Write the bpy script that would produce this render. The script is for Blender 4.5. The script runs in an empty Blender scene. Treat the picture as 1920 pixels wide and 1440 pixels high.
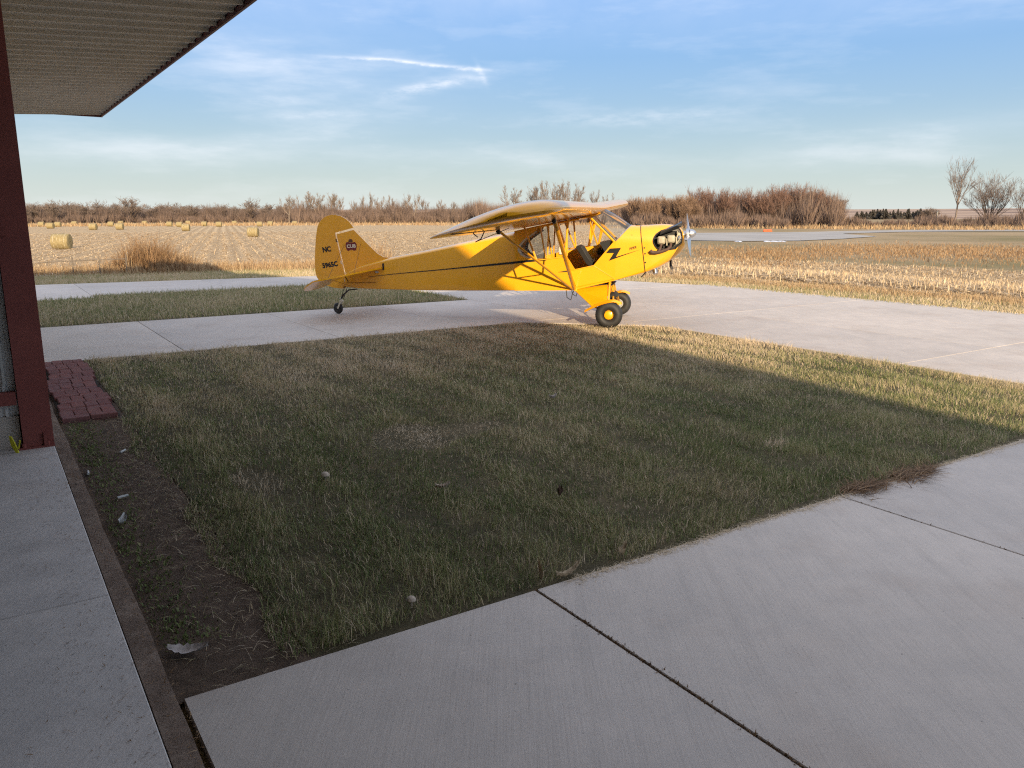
import bpy, bmesh, math, random
import numpy as np
from mathutils import Vector, Matrix

R = math.radians
sc = bpy.context.scene
col = sc.collection
rnd = random.Random(7)
rng = np.random.default_rng(11)

# ------------------------------------------------------------------ camera, sky, sun, exposure
F_PX, EYE, HORIZON = 1500.0, 1.8, 405.0
PITCH = math.atan((720 - HORIZON) / F_PX)
cam = bpy.data.cameras.new('camera')
cam.sensor_width = 36
cam.lens = 36 * F_PX / 1920
cam.clip_start = 0.05
cam.clip_end = 9000
cam_o = bpy.data.objects.new('camera', cam)
col.objects.link(cam_o)
cam_o.location = (0, 0, EYE)
cam_o.rotation_euler = (R(90) - PITCH, 0, 0)
sc.camera = cam_o

SUN_AZ, SUN_EL = R(-13.2), R(15.6)           # heading in which the light travels, height of the sun
sun_dir = Vector((math.sin(SUN_AZ) * math.cos(SUN_EL), math.cos(SUN_AZ) * math.cos(SUN_EL), -math.sin(SUN_EL)))
sun = bpy.data.lights.new('sun', 'SUN')
sun.energy = 2.0
sun.angle = R(0.55)
sun.color = (0.90, 0.71, 0.47)
sun_o = bpy.data.objects.new('sun', sun)
col.objects.link(sun_o)
sun_o.rotation_euler = sun_dir.to_track_quat('-Z', 'Y').to_euler()
sun_o.location = (20, -60, 30)

sc.view_settings.view_transform = 'Standard'
sc.view_settings.look = 'None'
sc.view_settings.gamma = 1
sc.view_settings.use_curve_mapping = False
sc.view_settings.exposure = 1.95

sc.cycles.use_denoising = False
sc.cycles.sample_clamp_indirect = 4.0
sc.cycles.filter_width = 1.2
sc.cycles.max_bounces = 6
sc.cycles.diffuse_bounces = 3
sc.cycles.glossy_bounces = 3
sc.cycles.transparent_max_bounces = 8
world = bpy.data.worlds.new('World')
sc.world = world
world.use_nodes = True


def px_dir(px, py):
    a, b = (px - 960) / F_PX, (720 - py) / F_PX
    v = Vector((a, math.cos(PITCH) + b * math.sin(PITCH), -math.sin(PITCH) + b * math.cos(PITCH)))
    v.normalize()
    return math.atan2(v.x, v.y), math.asin(v.z)


def build_world():
    nt = world.node_tree
    N, Lk = nt.nodes, nt.links
    N.clear()
    out = N.new('ShaderNodeOutputWorld')
    bg = N.new('ShaderNodeBackground')
    sky = N.new('ShaderNodeTexSky')
    sky.sky_type = 'NISHITA'
    sky.sun_disc = False
    sky.sun_elevation = SUN_EL
    sky.sun_rotation = R(180) + SUN_AZ
    sky.altitude = 400
    sky.air_density = 1.0
    sky.dust_density = 0.3
    sky.ozone_density = 1.6
    tc = N.new('ShaderNodeTexCoord')
    sp = N.new('ShaderNodeSeparateXYZ')
    Lk.new(tc.outputs['Generated'], sp.inputs[0])

    def m(op, a, b=None, clamp=False):
        n = N.new('ShaderNodeMath')
        n.operation = op
        n.use_clamp = clamp
        for i, v in enumerate((a, b)):
            if v is None:
                continue
            if isinstance(v, (int, float)):
                n.inputs[i].default_value = v
            else:
                Lk.new(v, n.inputs[i])
        return n.outputs[0]
    az = m('ARCTAN2', sp.outputs[0], sp.outputs[1])
    el0 = m('ARCSINE', sp.outputs[2])

    def noise(vec_scale, scale, detail, rough=0.55):
        mp = N.new('ShaderNodeMapping')
        mp.inputs['Scale'].default_value = vec_scale
        cb = N.new('ShaderNodeCombineXYZ')
        Lk.new(az, cb.inputs[0])
        Lk.new(el0, cb.inputs[1])
        Lk.new(cb.outputs[0], mp.inputs[0])
        t = N.new('ShaderNodeTexNoise')
        t.inputs['Scale'].default_value = scale
        t.inputs['Detail'].default_value = detail
        t.inputs['Roughness'].default_value = rough
        Lk.new(mp.outputs[0], t.inputs['Vector'])
        return t.outputs['Fac']
    nd = noise((1, 2.5, 1), 9, 4)
    el = m('ADD', el0, m('MULTIPLY', m('SUBTRACT', nd, 0.5), 0.016))
    nfine = noise((1, 3.5, 1), 34, 6, 0.65)
    nbig = noise((1, 4.5, 1), 5, 6, 0.6)

    def wisp(px, py, slope, wpx, hpx, amp, tex=nbig, e=None):
        a0, e0 = px_dir(px, py)
        e = e or el
        da = m('SUBTRACT', az, a0)
        x = m('DIVIDE', da, wpx / F_PX)
        y = m('DIVIDE', m('SUBTRACT', m('SUBTRACT', e, e0), m('MULTIPLY', da, slope)), hpx / F_PX)
        r2 = m('ADD', m('MULTIPLY', x, x), m('MULTIPLY', y, y))
        g = m('EXPONENT', m('MULTIPLY', r2, -1))
        t = m('MULTIPLY', m('SUBTRACT', tex, 0.28), 2.6, True)
        return m('MULTIPLY', m('MULTIPLY', g, t), amp)
    elf = m('ADD', el0, m('MULTIPLY', m('SUBTRACT', nfine, 0.5), 0.006))
    parts = [
        wisp(690, 110, -0.02, 70, 2.6, 0.55, nfine, elf),
        wisp(800, 120, -0.09, 95, 2.8, 0.62, nfine, elf),
        wisp(880, 128, -0.06, 34, 3.4, 0.5, nfine, elf),
        wisp(903, 138, -1.5, 9, 9, 0.35, nfine, elf),
        wisp(835, 154, 0.17, 85, 8, 0.42, nfine, elf),
        wisp(770, 172, 0.20, 60, 10, 0.26, nfine),
        wisp(620, 140, -0.05, 220, 60, 0.22),
        wisp(470, 95, -0.12, 160, 40, 0.20),
        wisp(520, 190, 0.02, 60, 7, 0.24, nfine),
        wisp(600, 216, 0.06, 95, 7, 0.26, nfine),
        wisp(500, 262, 0.10, 180, 20, 0.24),
        wisp(1200, 220, 0.03, 170, 12, 0.26, nfine),
        wisp(330, 296, 0.03, 400, 20, 0.20),
        wisp(800, 292, -0.01, 480, 14, 0.16),
        wisp(1750, 245, 0.06, 260, 24, 0.17),
        wisp(1500, 300, 0.02, 420, 18, 0.16),
    ]
    # thin cirrus all round the sky
    parts.append(m('MULTIPLY', m('SUBTRACT', nbig, 0.5), 0.7, True))
    # cirrus sheet added, mostly above the frame, to fill the shade; a flat layer
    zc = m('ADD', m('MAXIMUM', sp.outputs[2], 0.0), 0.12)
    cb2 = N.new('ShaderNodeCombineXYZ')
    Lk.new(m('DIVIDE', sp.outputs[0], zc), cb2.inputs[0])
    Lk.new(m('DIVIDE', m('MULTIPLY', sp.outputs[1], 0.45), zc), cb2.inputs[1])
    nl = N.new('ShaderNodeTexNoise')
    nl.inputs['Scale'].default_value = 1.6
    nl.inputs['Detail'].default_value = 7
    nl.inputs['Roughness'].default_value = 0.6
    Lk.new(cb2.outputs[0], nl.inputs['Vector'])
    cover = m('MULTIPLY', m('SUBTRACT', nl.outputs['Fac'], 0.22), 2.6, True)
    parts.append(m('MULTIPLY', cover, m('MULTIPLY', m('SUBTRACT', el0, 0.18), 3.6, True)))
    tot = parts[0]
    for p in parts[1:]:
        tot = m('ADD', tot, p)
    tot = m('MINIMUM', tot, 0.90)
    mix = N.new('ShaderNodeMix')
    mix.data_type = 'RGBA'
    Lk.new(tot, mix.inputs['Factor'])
    # even out the sky's brightness (unseen part raised to fill the shade), keeping its colour
    bw0 = N.new('ShaderNodeRGBToBW')
    Lk.new(sky.outputs[0], bw0.inputs[0])
    vm = N.new('ShaderNodeVectorMath')
    vm.operation = 'SCALE'
    Lk.new(sky.outputs[0], vm.inputs[0])
    Lk.new(m('POWER', m('MAXIMUM', bw0.outputs[0], 0.05), -0.9), vm.inputs['Scale'])
    hz = N.new('ShaderNodeMix')
    hz.data_type = 'RGBA'
    # pale air low over the horizon
    Lk.new(m('MULTIPLY', m('EXPONENT', m('MULTIPLY', m('MAXIMUM', el0, 0.0), -9.0)), 0.80), hz.inputs['Factor'])
    hs = N.new('ShaderNodeHueSaturation')
    hs.inputs['Saturation'].default_value = 1.2
    Lk.new(vm.outputs[0], hs.inputs['Color'])
    tn = N.new('ShaderNodeMix')
    tn.data_type = 'RGBA'
    tn.blend_type = 'MULTIPLY'
    tn.inputs['Factor'].default_value = 1.0
    tn.inputs['B'].default_value = (0.62, 0.72, 0.90, 1)
    Lk.new(hs.outputs[0], tn.inputs['A'])
    Lk.new(tn.outputs['Result'], hz.inputs['A'])
    hz.inputs['B'].default_value = (1.36, 1.48, 1.51, 1)
    skyc = hz.outputs['Result']
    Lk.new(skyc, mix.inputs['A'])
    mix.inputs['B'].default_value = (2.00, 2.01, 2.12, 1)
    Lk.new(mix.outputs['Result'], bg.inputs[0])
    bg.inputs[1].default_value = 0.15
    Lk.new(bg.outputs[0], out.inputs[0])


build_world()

# ------------------------------------------------------------------ materials
MATS = {}


class MatB:
    def __init__(s, name):
        s.m = bpy.data.materials.new(name)
        s.m.use_nodes = True
        s.N, s.L = s.m.node_tree.nodes, s.m.node_tree.links
        s.p = s.N['Principled BSDF']
        MATS[name] = s.m

    def pos(s, scale=(1, 1, 1), rot=(0, 0, 0), obj=False):
        if obj:
            g = s.N.new('ShaderNodeTexCoord').outputs['Object']
        else:
            g = s.N.new('ShaderNodeNewGeometry').outputs['Position']
        mp = s.N.new('ShaderNodeMapping')
        mp.inputs['Scale'].default_value = scale
        mp.inputs['Rotation'].default_value = rot
        s.L.new(g, mp.inputs[0])
        return mp.outputs[0]

    def noise(s, vec, scale, detail=4, rough=0.55):
        t = s.N.new('ShaderNodeTexNoise')
        t.inputs['Scale'].default_value = scale
        t.inputs['Detail'].default_value = detail
        t.inputs['Roughness'].default_value = rough
        s.L.new(vec, t.inputs['Vector'])
        return t.outputs['Fac']

    def ramp(s, fac, stops):
        r = s.N.new('ShaderNodeValToRGB')
        e = r.color_ramp.elements
        while len(e) < len(stops):
            e.new(0.5)
        for i, (p, c) in enumerate(stops):
            e[i].position = p
            e[i].color = (*c, 1) if len(c) == 3 else c
        s.L.new(fac, r.inputs[0])
        return r.outputs[0]

    def mix(s, fac, a, b, mode='MIX'):
        n = s.N.new('ShaderNodeMix')
        n.data_type = 'RGBA'
        n.blend_type = mode
        for k, v in (('Factor', fac), ('A', a), ('B', b)):
            if isinstance(v, (int, float)):
                n.inputs[k].default_value = v
            elif isinstance(v, tuple):
                n.inputs[k].default_value = (*v, 1)
            else:
                s.L.new(v, n.inputs[k])
        return n.outputs['Result']

    def math(s, op, a, b=0.0, clamp=False):
        n = s.N.new('ShaderNodeMath')
        n.operation = op
        n.use_clamp = clamp
        for i, v in enumerate((a, b)):
            if isinstance(v, (int, float)):
                n.inputs[i].default_value = v
            else:
                s.L.new(v, n.inputs[i])
        return n.outputs[0]

    def attr(s, name):
        a = s.N.new('ShaderNodeAttribute')
        a.attribute_name = name
        return a.outputs['Fac']

    def set(s, **kw):
        for k, v in kw.items():
            i = s.p.inputs[{'color': 'Base Color', 'rough': 'Roughness', 'metal': 'Metallic', 'spec': 'Specular IOR Level',
                            'coat': 'Coat Weight', 'coat_rough': 'Coat Roughness', 'sub': 'Subsurface Weight'}[k]]
            if isinstance(v, (int, float)):
                i.default_value = v
            elif isinstance(v, tuple):
                i.default_value = (*v, 1)
            else:
                s.L.new(v, i)
        return s

    def bump(s, h, strength=0.3, dist=0.01):
        b = s.N.new('ShaderNodeBump')
        b.inputs['Strength'].default_value = strength
        b.inputs['Distance'].default_value = dist
        s.L.new(h, b.inputs['Height'])
        s.L.new(b.outputs[0], s.p.inputs['Normal'])
        return s


def simple(name, c, rough=0.6, metal=0.0, spec=0.5, var=0.12, scale=6.0, coat=0.0):
    b = MatB(name)
    n = b.noise(b.pos(), scale, 5)
    lo = tuple(x * (1 - var) for x in c)
    hi = tuple(min(1, x * (1 + var)) for x in c)
    b.set(color=b.ramp(n, [(0.3, lo), (0.7, hi)]), rough=rough, metal=metal, spec=spec, coat=coat)
    return b.m


simple('black_paint', (0.012, 0.012, 0.013), 0.35)
simple('rubber', (0.022, 0.021, 0.020), 0.62, var=0.3, scale=30)
simple('alloy', (0.55, 0.55, 0.55), 0.36, 1.0)
simple('valve_cover', (0.42, 0.37, 0.26), 0.45, 0.0)
simple('engine_dark', (0.018, 0.017, 0.016), 0.5, var=0.5, scale=40)
simple('exhaust_rust', (0.085, 0.045, 0.03), 0.7, var=0.35, scale=30)
simple('seat_vinyl', (0.014, 0.013, 0.012), 0.55, spec=0.3)
simple('dark_steel', (0.03, 0.028, 0.026), 0.45, 0.3)
simple('white_tag', (0.46, 0.46, 0.44), 0.6)
simple('maroon_print', (0.16, 0.02, 0.022), 0.5)
simple('cream_print', (0.72, 0.66, 0.52), 0.5)
simple('brown_print', (0.12, 0.05, 0.02), 0.5)
simple('panel_black', (0.012, 0.012, 0.012), 0.5)
simple('cabin_lining', (0.58, 0.50, 0.36), 0.7)
simple('snow', (0.82, 0.84, 0.88), 0.6, var=0.05)
simple('mushroom', (0.42, 0.34, 0.26), 0.7, scale=60)
simple('paper', (0.42, 0.37, 0.34), 0.7, scale=40, var=0.25)
simple('husk', (0.40, 0.31, 0.20), 0.7, scale=40, var=0.25)
simple('yellow_plastic', (0.55, 0.50, 0.02), 0.5)
simple('orange_plastic', (0.75, 0.12, 0.03), 0.5)
simple('post_wood', (0.16, 0.13, 0.10), 0.8, scale=20, var=0.3)
simple('conifer', (0.105, 0.092, 0.076), 0.8, var=0.4, scale=0.5)  # lightened to stand in for haze over the far slope
simple('steel_grey', (0.42, 0.42, 0.40), 0.45, 0.2)
simple('asphalt', (0.34, 0.32, 0.29), 0.85, var=0.15, scale=0.15)


def m_yellow():
    b = MatB('cub_yellow')
    n = b.noise(b.pos(obj=True), 3.0, 6)
    n2 = b.noise(b.pos(obj=True), 55.0, 3)
    c = b.ramp(n, [(0.3, (0.83, 0.375, 0.001)), (0.7, (0.89, 0.41, 0.001))])
    c = b.mix(b.math('MULTIPLY', b.math('SUBTRACT', n2, 0.62, True), 0.7), c, (0.45, 0.25, 0.02))
    b.set(color=c, rough=0.40, spec=0.5, coat=0.9, coat_rough=0.10)
    b.bump(b.noise(b.pos(obj=True), 9.0, 3), 0.06, 0.02)


m_yellow()


def m_glass(name, tint, gloss=0.06, dens=0.12):
    m = bpy.data.materials.new(name)
    MATS[name] = m
    m.use_nodes = True
    N, Lk = m.node_tree.nodes, m.node_tree.links
    N.clear()
    o = N.new('ShaderNodeOutputMaterial')
    tr = N.new('ShaderNodeBsdfTransparent')
    tr.inputs[0].default_value = (*tint, 1)
    gl = N.new('ShaderNodeBsdfGlossy')
    gl.inputs['Roughness'].default_value = gloss
    df = N.new('ShaderNodeBsdfDiffuse')
    df.inputs[0].default_value = (0.5, 0.5, 0.48, 1)
    fr = N.new('ShaderNodeFresnel')
    fr.inputs[0].default_value = 1.5
    m0 = N.new('ShaderNodeMixShader')
    m0.inputs[0].default_value = dens
    m1 = N.new('ShaderNodeMixShader')
    Lk.new(tr.outputs[0], m0.inputs[1])
    Lk.new(df.outputs[0], m0.inputs[2])
    Lk.new(fr.outputs[0], m1.inputs[0])
    Lk.new(m0.outputs[0], m1.inputs[1])
    Lk.new(gl.outputs[0], m1.inputs[2])
    Lk.new(m1.outputs[0], o.inputs[0])


m_glass('plexiglass', (0.93, 0.95, 0.96), 0.05, 0.09)
m_glass('cloudy_plexiglass', (0.85, 0.84, 0.80), 0.25, 0.35)


def m_concrete(name, base, warm, stain=0.55, streak=0.5):
    b = MatB(name)
    v = b.pos()
    big = b.noise(v, 0.55, 6, 0.6)
    mid = b.noise(v, 4.0, 8, 0.7)
    fine = b.noise(v, 130.0, 3, 0.7)
    grit = b.noise(v, 420.0, 2, 0.6)
    pitn = b.noise(v, 46.0, 2, 0.5)
    # broom strokes run along the slabs, square to the hangar's depth
    broom = b.noise(b.pos((1.0, 0.035, 1), (0, 0, R(-33.5))), 75.0, 4, 0.75)
    wide = b.noise(b.pos((1.0, 0.05, 1), (0, 0, R(-33.5))), 9.0, 5, 0.65)
    c = b.ramp(big, [(0.30, base), (0.72, warm)])
    c = b.mix(b.math('MULTIPLY', b.math('SUBTRACT', 0.60, mid, True), 0.9), c, tuple(x * stain for x in base))
    c = b.mix(b.math('MULTIPLY', b.math('SUBTRACT', broom, 0.50, True), 1.6 * streak, True), c, tuple(x * 0.55 for x in base))
    c = b.mix(b.math('MULTIPLY', b.math('SUBTRACT', wide, 0.52, True), 1.5 * streak, True), c, tuple(x * 0.62 for x in base))
    c = b.mix(b.math('MULTIPLY', b.math('SUBTRACT', fine, 0.60, True), 1.8, True), c, tuple(x * 0.5 for x in base))
    c = b.mix(b.math('MULTIPLY', b.math('SUBTRACT', grit, 0.55, True), 1.4, True), c, tuple(min(1, x * 1.35) for x in warm))
    c = b.mix(b.math('MULTIPLY', b.math('SUBTRACT', pitn, 0.70, True), 9.0, True), c, tuple(x * 0.35 for x in base))
    blot = b.noise(v, 1.3, 3, 0.5)
    c = b.mix(b.math('MULTIPLY', b.math('SUBTRACT', blot, 0.55, True), 2.2, True), c, (base[0] * 0.80, base[1] * 0.72, base[2] * 0.66))
    oi = b.N.new('ShaderNodeObjectInfo').outputs['Random']
    c = b.mix(1.0, c, b.ramp(oi, [(0.0, (0.90, 0.90, 0.91)), (1.0, (1.05, 1.04, 1.03))]), 'MULTIPLY')
    b.set(color=c, rough=b.ramp(mid, [(0.3, (0.6,) * 3), (0.7, (0.85,) * 3)]), spec=0.3)
    b.bump(b.math('ADD', b.math('MULTIPLY', fine, 0.6), broom), 0.5, 0.004)


m_concrete('concrete', (0.49, 0.437, 0.38), (0.61, 0.54, 0.468), 0.56, 0.75)
m_concrete('floor_concrete', (0.48, 0.455, 0.43), (0.66, 0.61, 0.56), 0.5, 0.3)


def m_soil(name, a, c, d, scale=3.0):
    b = MatB(name)
    v = b.pos()
    n = b.noise(v, scale, 8, 0.7)
    f = b.noise(v, scale * 22, 4, 0.7)
    k = b.ramp(n, [(0.3, a), (0.5, c), (0.72, d)])
    k = b.mix(b.math('MULTIPLY', b.math('SUBTRACT', f, 0.45, True), 2.0, True), k, tuple(x * 0.5 for x in a))
    b.set(color=k, rough=0.95, spec=0.15)
    b.bump(b.math('ADD', n, b.math('MULTIPLY', f, 0.4)), 0.7, 0.03)


m_soil('dirt', (0.075, 0.052, 0.036), (0.12, 0.083, 0.058), (0.19, 0.135, 0.095), 9)
m_soil('lawn_soil', (0.06, 0.052, 0.028), (0.095, 0.078, 0.042), (0.17, 0.13, 0.075), 4)
m_soil('joint_dirt', (0.03, 0.025, 0.02), (0.05, 0.042, 0.033), (0.08, 0.066, 0.05), 12)
m_soil('curb_stain', (0.14, 0.098, 0.074), (0.20, 0.145, 0.110), (0.32, 0.245, 0.19), 7)


def m_ground():
    b = MatB('dry_grassland')
    v = b.pos()
    n = b.noise(v, 0.035, 8, 0.65)
    f = b.noise(v, 1.3, 6, 0.7)
    k = b.ramp(n, [(0.35, (0.21, 0.175, 0.085)), (0.5, (0.31, 0.235, 0.135)), (0.66, (0.40, 0.30, 0.18))])
    k = b.mix(b.math('MULTIPLY', b.math('SUBTRACT', f, 0.50, True), 1.4, True), k, (0.19, 0.145, 0.08))
    b.set(color=k, rough=0.95, spec=0.1)
    b.bump(f, 0.8, 0.15)


m_ground()
ROW_AZ = R(-19.5)


def m_field():
    b = MatB('corn_stubble_ground')
    v = b.pos()
    n = b.noise(v, 0.05, 6, 0.6)
    f = b.noise(v, 3.2, 6, 0.75)
    ff = b.noise(v, 14.0, 4, 0.7)
    wv = b.N.new('ShaderNodeTexWave')
    wv.wave_type = 'BANDS'
    wv.bands_direction = 'X'
    wv.inputs['Scale'].default_value = 0.205
    wv.inputs['Distortion'].default_value = 1.4
    wv.inputs['Detail'].default_value = 3
    wv.inputs['Detail Scale'].default_value = 1.5
    b.L.new(b.pos((1, 1, 1), (0, 0, ROW_AZ)), wv.inputs['Vector'])
    k = b.ramp(f, [(0.30, (0.36, 0.26, 0.15)), (0.46, (0.56, 0.42, 0.25)), (0.7, (0.70, 0.55, 0.35))])
    k = b.mix(b.math('MULTIPLY', wv.outputs['Fac'], 0.75), k, (0.35, 0.25, 0.145))
    k = b.mix(b.math('MULTIPLY', b.math('SUBTRACT', ff, 0.5, True), 1.2, True), k, (0.34, 0.25, 0.15))
    k = b.mix(b.ramp(n, [(0.4, (0,) * 3), (0.7, (0.35,) * 3)]), k, (0.42, 0.30, 0.18))
    b.set(color=k, rough=0.95, spec=0.1)
    b.bump(b.math('ADD', f, ff), 0.8, 0.12)


m_field()


def m_blades(name, stops, trans=0.25):
    b = MatB(name)
    t = b.attr('tint')
    c = b.ramp(t, stops)
    b.set(color=c, rough=0.65, spec=0.25)
    tl = b.N.new('ShaderNodeBsdfTranslucent')
    b.L.new(c, tl.inputs[0])
    ms = b.N.new('ShaderNodeMixShader')
    ms.inputs[0].default_value = trans
    b.L.new(b.p.outputs[0], ms.inputs[1])
    b.L.new(tl.outputs[0], ms.inputs[2])
    b.L.new(ms.outputs[0], b.N['Material Output'].inputs[0])


m_blades('grass_blades', [(0.0, (0.078, 0.122, 0.034)), (0.30, (0.20, 0.230, 0.082)), (0.55, (0.38, 0.34, 0.17)),
                          (0.75, (0.56, 0.44, 0.27)), (1.0, (0.74, 0.60, 0.43))])
m_blades('straw', [(0.0, (0.17, 0.11, 0.06)), (0.35, (0.36, 0.25, 0.14)), (0.7, (0.58, 0.44, 0.27)), (1.0, (0.74, 0.60, 0.40))], 0.15)
m_blades('dry_weed', [(0.0, (0.14, 0.08, 0.04)), (0.5, (0.33, 0.20, 0.10)), (1.0, (0.55, 0.41, 0.24))], 0.2)
m_blades('brush_twigs', [(0.0, (0.10, 0.075, 0.064)), (0.4, (0.175, 0.125, 0.10)), (0.75, (0.25, 0.17, 0.125)), (1.0, (0.32, 0.22, 0.15))], 0.0)  # greyed to stand in for distance haze on the brush


def m_bark(name, c):
    simple(name, c, 0.85, var=0.25, scale=1.2, spec=0.2)


m_bark('bark_grey', (0.24, 0.19, 0.155))
m_bark('bark_pale', (0.30, 0.245, 0.20))
m_bark('bark_brown', (0.11, 0.08, 0.06))
m_bark('twig_grey', (0.175, 0.135, 0.112))  # twig colours lightened and greyed in place of distance haze
m_bark('twig_pale', (0.20, 0.152, 0.118))
m_bark('twig_red', (0.20, 0.122, 0.092))
m_bark('twig_tan', (0.25, 0.165, 0.11))


def m_red():
    b = MatB('red_oxide_steel')
    v = b.pos()
    n = b.noise(v, 3.0, 6)
    s = b.noise(v, 60.0, 3)
    c = b.ramp(n, [(0.3, (0.20, 0.055, 0.046)), (0.7, (0.25, 0.074, 0.060))])
    c = b.mix(b.math('MULTIPLY', b.math('SUBTRACT', s, 0.66, True), 3.0, True), c, (0.05, 0.018, 0.015))
    b.set(color=c, rough=0.6, spec=0.3)


m_red()
simple('siding_white', (0.76, 0.74, 0.71), 0.45, 0.0, var=0.06)
simple('soffit_tan', (0.54, 0.50, 0.42), 0.4, 0.0, var=0.1, scale=2.0)
simple('trim_maroon', (0.13, 0.045, 0.042), 0.5)
simple('roof_metal', (0.55, 0.55, 0.54), 0.5)


def m_brick():
    b = MatB('paver_brick')
    oi = b.N.new('ShaderNodeObjectInfo').outputs['Random']
    n = b.noise(b.pos(), 18, 5)
    c = b.ramp(oi, [(0.0, (0.16, 0.058, 0.052)), (0.5, (0.21, 0.078, 0.066)), (1.0, (0.17, 0.072, 0.07))])
    c = b.mix(b.math('MULTIPLY', b.math('SUBTRACT', n, 0.42, True), 1.6), c, (0.17, 0.12, 0.105))
    b.set(color=c, rough=0.85, spec=0.2)
    b.bump(b.noise(b.pos(), 90, 4), 0.4, 0.004)


m_brick()


def m_bale():
    b = MatB('bale_straw')
    n = b.noise(b.pos((1, 1, 1), obj=True), 7, 6, 0.8)
    c = b.ramp(n, [(0.3, (0.17, 0.135, 0.065)), (0.55, (0.33, 0.265, 0.14)), (0.8, (0.46, 0.37, 0.21))])
    b.set(color=c, rough=0.9, spec=0.1)
    b.bump(n, 0.9, 0.06)


m_bale()


def m_hill():
    b = MatB('hill_fields')
    n = b.noise(b.pos((0.0016, 0.006, 0.02)), 1.0, 3, 0.5)
    c = b.ramp(n, [(0.38, (0.20, 0.145, 0.12)), (0.47, (0.38, 0.28, 0.21)), (0.55, (0.42, 0.31, 0.23)), (0.64, (0.25, 0.18, 0.14))])
    b.set(color=c, rough=0.95, spec=0.05)


m_hill()

# ------------------------------------------------------------------ mesh helpers


def tag(o, label=None, cat=None, group=None, kind=None):
    if label:
        o['label'] = label
    if cat:
        o['category'] = cat
    if group:
        o['group'] = group
    if kind:
        o['kind'] = kind
    return o


def empty(name, loc=(0, 0, 0), rz=0.0, label=None, cat=None, group=None, kind=None):
    o = bpy.data.objects.new(name, None)
    o.empty_display_size = 0.2
    col.objects.link(o)
    o.location = loc
    o.rotation_euler = (0, 0, rz)
    return tag(o, label, cat, group, kind)


def link_mesh(name, me, parent=None, loc=(0, 0, 0), rz=0.0):
    o = bpy.data.objects.new(name, me)
    col.objects.link(o)
    o.location = loc
    o.rotation_euler = (0, 0, rz)
    if parent:
        o.parent = parent
    return o


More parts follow.
